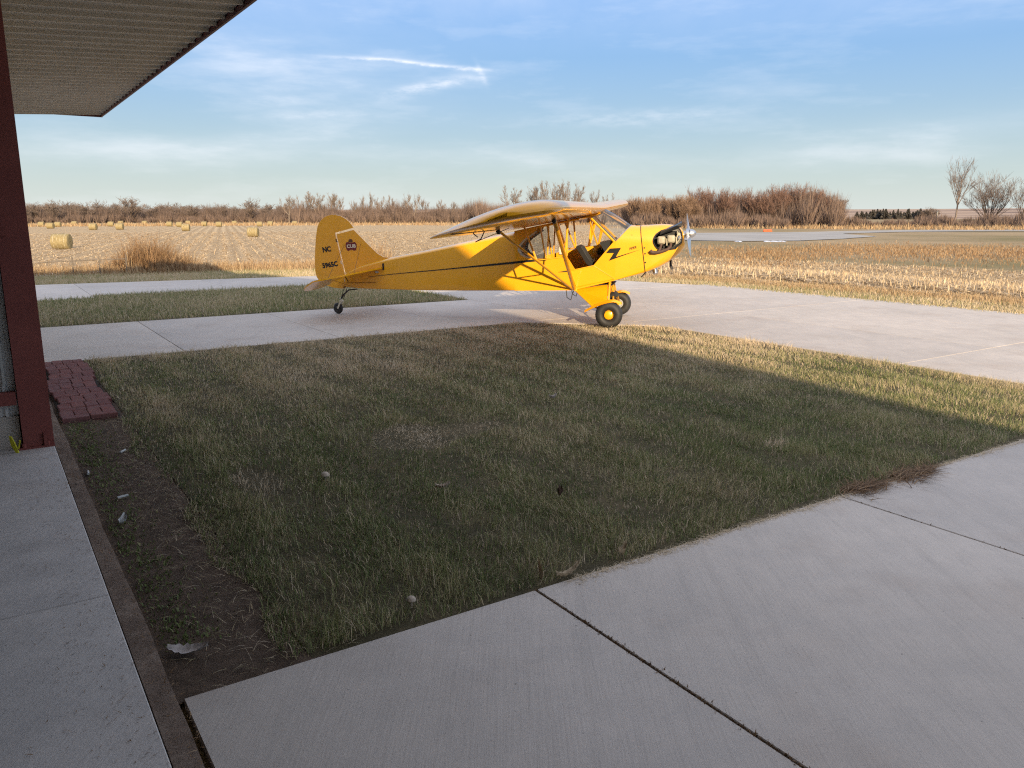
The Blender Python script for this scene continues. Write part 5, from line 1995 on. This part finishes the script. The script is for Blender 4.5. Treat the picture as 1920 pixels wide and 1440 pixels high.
def gen_tree(seed, H, spread, fork, nl, trunk_r, twig_w, multi=1, upr=0.55, twigs=6):
    rr = random.Random(seed)
    tr = MB()
    cr = ([], [])

    def grow(p, d, ln, rad, lev):
        pts, rads = [p], [rad]
        q, dd = p, d
        segs = 3 if lev < 3 else 2
        for k in range(segs):
            dd = (dd + Vector((rr.gauss(0, .16), rr.gauss(0, .16), rr.gauss(0.05, .10)))).normalized()
            q = q + dd * ln / segs
            pts.append(q)
            rads.append(rad * (1 - 0.5 * (k + 1) / segs))
        if lev <= 2:
            tr.tube(pts, rads, 6 if lev < 2 else 4, cap=False)
        else:
            for k in range(segs):
                ribbon(cr, pts[k], pts[k + 1], max(rads[k] * 1.8, twig_w), rr)
        if lev >= 4:
            return
        n = (nl, 5, 5, twigs)[lev - 1] if lev else nl
        for k in range(n):
            t = rr.uniform(0.35, 1.0) if lev else rr.uniform(0.55, 1.0)
            i = min(int(t * segs), segs - 1)
            b = pts[i].lerp(pts[i + 1], t * segs - i)
            a_ = rr.uniform(0, 2 * math.pi)
            out = Vector((math.cos(a_), math.sin(a_), 0))
            nd = (dd * upr + out * spread * rr.uniform(0.5, 1.1) + Vector((0, 0, 0.28))).normalized()
            grow(b, nd, ln * rr.uniform(0.50, 0.72), rads[i] * 0.52, lev + 1)
    for k in range(multi):
        a_ = rr.uniform(0, 6.28)
        d0 = Vector((math.cos(a_) * 0.32 * (multi > 1), math.sin(a_) * 0.32 * (multi > 1), 1)).normalized()
        p0 = Vector((math.cos(a_) * 0.2 * (multi > 1), math.sin(a_) * 0.2 * (multi > 1), -0.2))
        trunk = [p0, p0 + d0 * fork * H * 0.5 + Vector((rr.gauss(0, .1), 0, 0)), p0 + d0 * fork * H]
        tr.tube(trunk, [trunk_r * 1.25, trunk_r, trunk_r * 0.8], 7)
        grow(trunk[-1], d0, H * (1 - fork) * 0.52, trunk_r * 0.75, 1)
        for j in range(nl):
            a2 = a_ + j * 6.28 / nl + rr.uniform(-.4, .4)
            nd = (Vector((math.cos(a2), math.sin(a2), 0)) * spread + Vector((0, 0, 0.95))).normalized()
            base_ = trunk[1].lerp(trunk[2], rr.uniform(0.5, 1.0))
            grow(base_, nd, H * (1 - fork) * rr.uniform(0.36, 0.56), trunk_r * 0.5, 1 if j % 2 == 0 else 2)
    return tr, cr


def tree_proto(seed, bark, twig, **kw):
    tr, (cv, cf) = gen_tree(seed, **kw)
    tm = tr.mesh('trunk', bark, fix=False)
    cm = bpy.data.meshes.new('crown')
    cm.from_pydata(cv, [], cf)
    cm.materials.append(MATS[twig])
    # scale so that the crown ends at height 1
    top = max(p[2] for p in cv)
    for me in (tm, cm):
        me.transform(Matrix.Scale(1 / top, 4))
        me.update()
    return tm, cm


P_SPREAD = [tree_proto(s, 'bark_brown', 'twig_grey', H=10, spread=0.95, fork=0.22, nl=7, trunk_r=0.20, twig_w=0.10, twigs=8) for s in (101, 102, 103)]
P_PALE = [tree_proto(s, 'bark_pale', 'twig_pale', H=12, spread=0.55, fork=0.25, nl=5, trunk_r=0.20, twig_w=0.085, upr=0.85, twigs=8) for s in (111, 112, 113)]
P_RED = [tree_proto(s, 'bark_brown', 'twig_red', H=12, spread=0.55, fork=0.16, nl=7, trunk_r=0.17, twig_w=0.08, upr=0.8, multi=2, twigs=7) for s in (121, 122, 123)]
P_TAN = [tree_proto(s, 'bark_brown', 'twig_tan', H=9, spread=0.60, fork=0.08, nl=7, trunk_r=0.11, twig_w=0.075, upr=0.8, multi=3, twigs=5) for s in (131, 132)]
P_TALL = tree_proto(141, 'bark_grey', 'twig_grey', H=19, spread=0.42, fork=0.30, nl=6, trunk_r=0.22, twig_w=0.05, upr=0.95)
P_VASE = tree_proto(151, 'bark_brown', 'twig_grey', H=14, spread=0.62, fork=0.10, nl=5, trunk_r=0.20, twig_w=0.05, upr=0.85, multi=3)
P_VASE2 = tree_proto(152, 'bark_brown', 'twig_grey', H=13, spread=0.65, fork=0.25, nl=6, trunk_r=0.20, twig_w=0.05, upr=0.75)


def tree(proto, px, d, H, wid, label, group, name='bare_tree', lean=0.0):
    az = R(az_of(px))
    x, y = d * math.sin(az), d * math.cos(az)
    z = float(hgt(np.array(x), np.array(y))) if d < 500 else 0
    o = empty(name, (x, y, z), rnd.uniform(0, 6.28), label, 'tree', group)
    o.scale = (H * wid, H * wid, H)
    if lean:
        o.rotation_euler = (0, lean, 0.4)
    link_mesh('trunk', proto[0], o)
    link_mesh('crown', proto[1], o)
    return o


def hh(top, d):
    """height of a tree at distance d whose top is seen at the given row"""
    return (HORIZON - top) / F_PX * d + EYE + 1.0


GL = 'bare trees of the far treeline beyond the bales'
for px, top, d, w in ((66, 388, 385, 1.0), (86, 381, 390, 1.0), (122, 377, 380, 0.95), (143, 379, 400, 1.0), (178, 380, 385, 1.1), (202, 376, 400, 0.9), (232, 381, 390, 1.0), (295, 384, 395, 1.0),
                      (318, 383, 400, 1.0), (345, 384, 390, 1.0), (372, 383, 385, 1.0), (398, 385, 400, 1.1), (425, 381, 390, 1.0), (452, 386, 395, 1.0), (508, 387, 400, 1.0), (532, 389, 395, 1.0), (158, 384, 410, 1.0), (214, 385, 410, 1.0), (330, 387, 410, 1.0), (411, 388, 410, 1.0), (105, 385, 410, 1.0)):
    tree(P_SPREAD[rnd.randrange(3)], px, d, hh(top, d), w, 'grey brown bare tree in the treeline beyond the bales', GL)
for k in range(30):
    px = 58 + k * 17 + rnd.uniform(-5, 5)
    tree(P_SPREAD[k % 3], px, 412, hh(384 + rnd.uniform(-4, 5), 412), 1.15, 'grey brown bare tree in the treeline beyond the bales', GL)
tree(P_SPREAD[0], 262, 375, hh(371, 375), 1.15, 'wide dark bare tree standing above the treeline beyond the bales', GL)
tree(P_SPREAD[1], 482, 380, hh(371, 380), 1.0, 'rounded bare tree rising above the treeline left of the tail fin', GL)
GM = 'pale bare trees behind the tail fin and wing'
for px, top, d, w in ((551, 367, 360, 0.9), (585, 362, 350, 0.9), (603, 360, 345, 1.0), (626, 360, 350, 1.0), (641, 364, 360, 0.9)):
    tree(P_PALE[rnd.randrange(3)], px, d, hh(top, d), w, 'tall pale bare cottonwood above the brush by the tail fin', GM, 'cottonwood_tree')
for px, top, d, w in ((668, 375, 350, 0.9), (684, 366, 355, 0.8), (704, 360, 350, 0.7), (716, 368, 360, 0.8), (737, 366, 350, 0.8), (762, 361, 355, 0.8), (780, 362, 350, 0.8), (800, 372, 360, 0.9), (828, 374, 355, 0.9), (850, 377, 350, 0.9), (880, 380, 360, 1.0), (905, 378, 355, 1.0)):
    tree(P_PALE[rnd.randrange(3)], px, d, hh(top, d), w, 'slim pale bare tree rising from the brush behind the fuselage', GM, 'cottonwood_tree')
for px, top, d, w in ((962, 348, 330, 0.9), (990, 346, 335, 0.85), (1012, 341, 330, 0.9), (1036, 340, 335, 0.9), (1060, 337, 330, 0.9), (1076, 341, 340, 0.85), (1110, 356, 340, 0.7), (1135, 362, 340, 0.7)):
    tree(P_PALE[rnd.randrange(3)], px, d, hh(top, d), w, 'pale bare tree in the tall group behind the wing', GM, 'cottonwood_tree')
GR = 'willow thicket trees beyond the nose'
for k, px in enumerate(range(1180, 1300, 8)):
    tree(P_TAN[k % 2], px + rnd.uniform(-3, 3), 215 + rnd.uniform(-8, 8), hh(366 + rnd.uniform(-4, 6), 215), 0.75, 'tan brown multi-stemmed willow directly behind the nose', GR, 'willow_tree')
for k, px in enumerate(range(1298, 1460, 12)):
    t = 355 + rnd.uniform(-5, 5)
    tree(P_RED[k % 3], px, 225 + rnd.uniform(-10, 10), hh(t, 225), 0.72, 'red brown bare tree in the dense grove beyond the runway', GR, 'grove_tree')
for k, px in enumerate((1440, 1452, 1464, 1476, 1488, 1500, 1512, 1524, 1535)):
    t = (350, 347, 346, 345, 346, 348, 352, 358, 366)[k]
    tree(P_RED[k % 3], px, 222 + rnd.uniform(-6, 6), hh(t, 222), 0.78, 'taller red-topped bare tree at the rounded end of the grove', GR, 'grove_tree')
tree(P_SPREAD[2], 1548, 245, hh(366, 245), 0.9, 'thin grey bare tree at the open end of the red grove', GR, 'bare_tree')
tree(P_SPREAD[0], 1312, 245, hh(358, 245), 0.8, 'grey bare tree poking out between willows and red grove', GR, 'bare_tree')
tree(P_TALL, 1772, 240, hh(305, 240), 1.05, 'tallest lone bare tree with leaning trunk by the field edge', 'bare trees at the runway end', 'bare_tree', R(7))
tree(P_VASE, 1833, 238, hh(330, 238), 1.15, 'wide vase-shaped multi-stemmed bare tree beside the tallest one', 'bare trees at the runway end', 'bare_tree')
tree(P_VASE2, 1896, 232, hh(342, 232), 0.95, 'crooked bare tree at the frame side of the vase-shaped tree', 'bare trees at the runway end', 'bare_tree')
tree(P_VASE2, 1938, 240, hh(348, 240), 0.95, 'bare tree past the crooked one at the runway end', 'bare trees at the runway end', 'bare_tree')


def brush(name, label, runs, mat, seed):
    """thicket of bare brush: fans of twigs; runs = (px0, px1, distance, top row, count)"""
    r_ = np.random.default_rng(seed)
    V, T, C = [], [], []
    o = 0
    for (x0, x1, d0, top, cnt, tb) in runs:
        H0 = hh(top, d0)
        for k in range(cnt):
            az = math.atan2((r_.uniform(x0, x1) - 960) / F_PX, 1)
            d = d0 + r_.normal(0, 7)
            bx, by = d * math.sin(az), d * math.cos(az)
            H = H0 * r_.uniform(0.62, 1.12) * (1 + 0.14 * math.sin(az * 61 + seed) + 0.12 * math.sin(az * 143 + 2))
            n = 64
            ph = r_.uniform(0, 2 * np.pi, n)
            sp_q = r_.uniform(0, 0.55, n) * H * 0.75
            hq = H * r_.uniform(0.35, 1.0, n) * (1 - 0.25 * (sp_q / (H * 0.42 + 1e-6)) ** 2 * 0.5)
            p0 = np.stack([bx + np.cos(ph) * sp_q * 0.35, by + np.sin(ph) * sp_q * 0.35, np.full(n, -1.0) + hq * r_.uniform(0, 0.5, n)], 1)
            p1 = np.stack([bx + np.cos(ph) * sp_q, by + np.sin(ph) * sp_q, -1.0 + hq], 1)
            w = r_.uniform(0.04, 0.10, n)
            s_ = r_.uniform(0, 2 * np.pi, n)
            sv = np.stack([np.cos(s_) * w, np.sin(s_) * w, np.zeros(n)], 1)
            v = np.stack([p0 - sv, p0 + sv, p1], 1).reshape(-1, 3)
            V.append(v)
            T.append(np.arange(n * 3).reshape(-1, 3) + o)
            o += n * 3
            C.append(np.repeat(np.clip(r_.normal(tb, 0.16, n), 0, 1), 3))
    tag(link_mesh(name, tri_mesh(name, np.concatenate(V), np.concatenate(T), mat, np.concatenate(C))), label, 'brush', kind='stuff')


brush('brush_thicket', 'purple brown leafless brush along the foot of the far treeline',
      [(50, 570, 395, 388, 460, 0.28), (50, 570, 380, 401, 300, 0.40), (560, 960, 352, 382, 620, 0.36), (560, 960, 340, 395, 330, 0.44), (900, 1190, 325, 375, 460, 0.60), (940, 1190, 318, 390, 260, 0.55),
       (1170, 1310, 228, 377, 300, 0.60), (1180, 1470, 212, 398, 420, 0.50), (1290, 1560, 232, 372, 420, 0.48), (1440, 1560, 226, 362, 160, 0.52)], 'brush_twigs', 61)
brush('hedgerow_brush', 'low reddish brush along the far side of the runway',
      [(1540, 1960, 222, 410, 330, 0.42), (1700, 1960, 228, 400, 200, 0.40), (1560, 1620, 230, 402, 40, 0.35)], 'brush_twigs', 62)

# evergreens and farm trees on the far slope


def conifer_mesh():
    rr = random.Random(9)
    L = ([], [])
    for k in range(420):
        t = rr.random() ** 0.7
        z = 0.06 + t * 0.94
        r = 0.26 * (1 - t) + 0.02
        a = rr.uniform(0, 6.28)
        ribbon(L, (0, 0, z), (math.cos(a) * r, math.sin(a) * r, z - 0.06 + rr.uniform(-.02, .03)), 0.07, rr)
    me = bpy.data.meshes.new('crown')
    me.from_pydata(L[0], [], L[1])
    me.materials.append(MATS['conifer'])
    t = MB().tube([(0, 0, -0.02), (0, 0, 0.5), (0, 0, 0.95)], [0.02, 0.014, 0.003], 6).mesh('trunk', 'bark_brown')
    return t, me


CON = conifer_mesh()


def hill_z(az, d):
    t = min(max((d - 620) / 2300, 0), 1)
    crest = 24 + 5 * math.sin(az * 5 + 1) + 3 * math.sin(az * 13)
    return -3.0 + (crest + 3) * (3 * t * t - 2 * t ** 3) ** 0.9


for k in range(26):
    px = 1594 + k * 5.3 + rnd.uniform(-2, 2)
    d = 760 + rnd.uniform(-25, 25)
    az = R(az_of(px))
    z = max(hill_z(az, d), -1.0)
    o = empty('evergreen_tree', (d * math.sin(az), d * math.cos(az), z), rnd.uniform(0, 6), 'dark evergreen of the windbreak on the far slope', 'tree', 'evergreen windbreak on the far slope')
    s_ = rnd.uniform(5.5, 9.0)
    w_ = rnd.uniform(11, 20)
    o.scale = (w_, w_, s_)
    link_mesh('trunk', CON[0], o)
    link_mesh('crown', CON[1], o)
for px, s_ in ((1726, 11), (1737, 9.5), (1715, 8.5)):
    d = 740
    az = R(az_of(px))
    o = tree(P_SPREAD[1], px, d, s_, 1.0, 'rounded bare tree at the end of the far evergreen windbreak', 'bare trees by the far windbreak')
    o.location.z = max(hill_z(az, d), -1.0)

# ------------------------------------------------------------------ small things
# broken fence in the weeds
fx = []
for px in (143, 243, 193):
    az = R(az_of(px))
    d = 28.6
    fx.append((d * math.sin(az), d * math.cos(az)))
fe = empty('wire_fence', (fx[0][0], fx[0][1], 0), 0, 'low broken fence of two thin posts and a rail in the weeds', 'fence')
for i, (x, y) in enumerate(fx):
    z = float(hgt(np.array(x), np.array(y)))
    MB().tube([(x - fx[0][0], y - fx[0][1], z - 0.1), (x - fx[0][0] + 0.02, y - fx[0][1], z + (0.55, 0.6, 0.5)[i])], 0.022, 6).build('post', 'post_wood', fe)
MB().tube([(-1.2, 0.1, 0.36), (0, 0, 0.44), (fx[1][0] - fx[0][0], fx[1][1] - fx[0][1], 0.46)], 0.014, 6).build('rail', 'post_wood', fe)


def snow(px, py, wpx, hpx, z, label, seed):
    r_ = random.Random(seed)
    h_, d_ = hd(px, py, z)
    x, y = d_ * math.sin(R(h_)), d_ * math.cos(R(h_))
    w = wpx / F_PX * d_ / 2
    l = max(w * 0.6, hpx / F_PX * d_ * d_ / (EYE - z) / 2)
    n = 22
    vs = [(0, 0, 0.05)]
    for ring_ in (0.6, 1.0):
        for k in range(n):
            a = 2 * math.pi * k / n
            q = ring_ * (1 + (0.3 * math.sin(a * 3 + seed) + r_.uniform(-.2, .2)) * (ring_ > 0.9))
            vs.append((math.cos(a) * w * q, math.sin(a) * l * q, 0.045 if ring_ < 0.9 else -0.02))
    fs = [(0, 1 + k, 1 + (k + 1) % n) for k in range(n)] + [(1 + k, 1 + n + k, 1 + n + (k + 1) % n, 1 + (k + 1) % n) for k in range(n)]
    o = MB().add(vs, fs).build('snow_patch', 'snow')
    o.location = (x, y, float(hgt(np.array(x), np.array(y))) + 0.0)
    tag(o, label, 'snow', 'leftover snow patches')


snow(88, 514, 44, 3, 0.0, 'thin white snow patch at the verge beside the hangar column', 1)
snow(182, 511, 26, 2, 0.0, 'small snow patch at the foot of the fence weeds', 2)
snow(372, 505.5, 26, 2, 0.0, 'sliver of snow along the verge beside the weed clumps', 3)
for k, px in enumerate((1438, 1452, 1466, 1385, 1790, 1822, 1850, 1890, 1915)):
    if k < 4:
        snow(px, 452.6, 9, 1.0, -1.0, 'small snow crust along the near runway edge', 10 + k)
    else:
        snow(px, 427.0, 16, 1.0, -1.0, 'snow crust along the far side of the runway', 10 + k)
for k, px in enumerate((1435, 1443)):
    h_, d_ = hd(px, 434.5)
    x, y = d_ * math.sin(R(h_)), d_ * math.cos(R(h_))
    m = MB().add([(-0.55, -0.5, 0), (0.55, -0.5, 0), (0.55, 0.5, 0), (-0.55, 0.5, 0), (-0.5, 0, 0.55), (0.5, 0, 0.55)], [(0, 1, 5, 4), (2, 3, 4, 5), (1, 2, 5), (3, 0, 4), (3, 2, 1, 0)])
    o = m.build('runway_marker', 'orange_plastic', None, smooth=False)
    o.location = (x, y, -1.0)
    o.scale = (0.7, 0.6, 0.7)
    tag(o, 'small orange ridge-shaped marker beyond the runway', 'marker', 'orange runway markers')
h_, d_ = hd(1755, 425)
x, y = d_ * math.sin(R(h_)), d_ * math.cos(R(h_))
m = MB().tube([(0, 0, 0), (0, 0, 4.0)], [0.22, 0.16], 8)
m.tube([(0, 0, 4.0), (0, 0, 4.15)], [0.20, 0.03], 8)
o = m.build('marker_post', 'cream_print')
o.location = (x, y, -1.0)
tag(o, 'pale thick post beside the tallest bare tree', 'post')


def at_na(o, n, a, z, rz=0.0):
    p = W(n, a, z)
    o.location = p
    o.rotation_euler = (0, 0, rz)
    return o


def mushroom(n, a, s_, label):
    m = MB().lathe([(0.012, 0), (0.011, 0.03), (0.010, 0.045), (0.030, 0.046), (0.032, 0.052), (0.026, 0.066), (0.014, 0.074), (0.002, 0.076)], (0, 0, 0), (0.05, 0.03, 1), 18)
    o = m.build('mushroom', 'mushroom')
    o.scale = (s_, s_, s_)
    tag(at_na(o, n, a, -0.006), label, 'mushroom')


mushroom(1.84, 5.13, 0.95, 'tan round-capped mushroom standing alone in the lawn')
mushroom(1.52, 3.16, 0.75, 'small mushroom at the concrete edge of the lawn')


def leaf(name, label, n, a, z, ln, wd, mat, rz, curl, seed, cat):
    r_ = random.Random(seed)
    rows = []
    for i in range(13):
        t = i / 12
        w = wd * math.sin(math.pi * (0.04 + 0.93 * t)) ** 0.7 * (1 + 0.25 * math.sin(i * 2.7 + seed))
        rows.append([((t - 0.5) * ln, q * w / 2, 0.006 + curl * (t - 0.45) ** 2 * ln + 0.010 * abs(math.sin(i * 1.9 + q * 2)) + 0.016 * q * q * (0.4 + curl)) for q in (-1, -.5, 0, .5, 1)])
    m = MB().grid(rows)
    m.grid([[(x, y, z_ - 0.0012) for x, y, z_ in r__] for r__ in rows])
    o = m.build(name, mat, None, fix=False)
    tag(at_na(o, n, a, z, rz), label, cat)


leaf('dry_leaf', 'large crumpled pale leaf lying on the dark soil', 0.555, 3.31, -0.008, 0.17, 0.075, 'paper', HB - 0.5, 0.5, 1, 'leaf')
leaf('corn_husk', 'long pale corn husk lying along the lawn edge', 2.33, 3.0, 0.0, 0.17, 0.03, 'husk', HB + 0.15, 0.8, 2, 'husk')
leaf('corn_husk', 'upright curled corn husk at the end of the slab joint', 2.17, 3.02, 0.012, 0.10, 0.022, 'husk', HB + 1.2, 2.0, 3, 'husk')
leaf('dry_leaf', 'brown curled leaf sunk in the lawn past the mushroom', 2.39, 4.44, 0.035, 0.10, 0.04, 'mushroom', 0.4, 0.8, 4, 'leaf')
leaf('dry_leaf', 'reddish leaf standing in the lawn grass', 2.95, 3.9, 0.035, 0.06, 0.035, 'exhaust_rust', 1.4, 1.8, 5, 'leaf')
leaf('dry_leaf', 'pale scrap of leaf near the sunlit part of the lawn', 4.55, 6.15, 0.04, 0.08, 0.04, 'paper', 0.4, 1.2, 6, 'leaf')
leaf('dry_leaf', 'small pale husk scrap at the lawn edge clippings', 2.72, 3.03, 0.01, 0.08, 0.03, 'husk', 0.9, 1.6, 7, 'leaf')
for (n, a, rz, lb) in ((0.78, 6.68, 0.9, 'white cigarette butt on the soil beside the lawn'), (0.49, 6.23, 1.5, 'white cigarette butt on the soil beside the edging'), (0.62, 5.55, 0.3, 'short white butt among the weeds of the soil strip')):
    m = MB().tube([(-0.035, 0, 0.009), (0.035, 0, 0.009)], 0.0085, 10)
    o = m.build('cigarette_butt', 'white_tag')
    tag(at_na(o, n, a, -0.004, HB + rz), lb, 'cigarette butt')
leaf('paper_scrap', 'torn white paper scrap on the soil beside the edging', 0.55, 5.05, -0.004, 0.10, 0.04, 'white_tag', HB + 1.1, 0.9, 8, 'paper')
m = MB().prism([(0, 0), (0.018, -0.005), (0.05, 0.06), (0.055, 0.13), (0.04, 0.125), (0.012, 0.05)], lambda x, z: (x, -0.006, z), lambda x, z: (x, 0.006, z))
m.tube([(0.0, 0, 0.03), (-0.03, 0.02, 0.10)], 0.006, 6)
o = m.build('warning_tag', 'yellow_plastic', None)
tag(at_na(o, 0.10, 6.90, FLZ, HB + 2.6), 'yellow plastic tag leaning at the foot of the red column', 'tag')
# twigs and crumbs of soil on the hangar floor and edging
def crumbs():
    r_ = np.random.default_rng(77)
    parts = []
    k = 900
    p = np.stack([0.345 - np.abs(r_.normal(0, 0.16, k)), r_.uniform(2.2, 6.9, k)], 1)
    parts.append(blades(W2(p), np.full(k, FLZ + 0.004), r_.gamma(2, 0.006, k), r_.uniform(0.002, 0.005, k), np.full(k, 1.2), r_.uniform(0.0, 0.5, k)))
    q = np.stack([r_.uniform(0.36, 0.46, 1400), r_.uniform(2.2, 8.0, 1400)], 1)
    parts.append(blades(W2(q), np.full(1400, 0.028), r_.gamma(2, 0.008, 1400), r_.uniform(0.002, 0.006, 1400), np.full(1400, 1.1), r_.uniform(0.0, 0.7, 1400)))
    for v, t, c in parts:
        z0 = v[:, 2].min() + 0.006
        v[:, 2] = z0 + np.maximum(v[:, 2] - z0, 0) * 0.4
    v, t, c = join(parts)
    tag(link_mesh('soil_crumbs', tri_mesh('soil_crumbs', v, t, 'dry_weed', c)), 'crumbs of soil and straw on the floor edge', 'debris', kind='stuff')


crumbs()


def joint_debris():
    """crumbs, moss and grit lodged in the slab joints of the pad"""
    r_ = np.random.default_rng(83)
    parts = []
    for (n0, a0, a1, k, sp_) in ((2.11, 0.6, 2.98, 1500, 0.009), (4.55, 0.6, 2.98, 350, 0.005)):
        p = np.stack([n0 + r_.normal(0, sp_, k) + 0.004 * np.sin(np.linspace(0, 60, k)), r_.uniform(a0, a1, k)], 1)
        parts.append(blades(W2(p), np.full(k, -0.004), r_.gamma(3, 0.0024, k), r_.uniform(0.003, 0.008, k), r_.uniform(0.7, 1.2, k), np.clip(r_.normal(0.1, 0.12, k), 0, 1)))
    v, t, c = join(parts)
    tag(link_mesh('joint_debris', tri_mesh('joint_debris', v, t, 'dry_weed', c)), 'dark crumbs and moss lodged in the slab joints', 'debris', kind='stuff')


joint_debris()
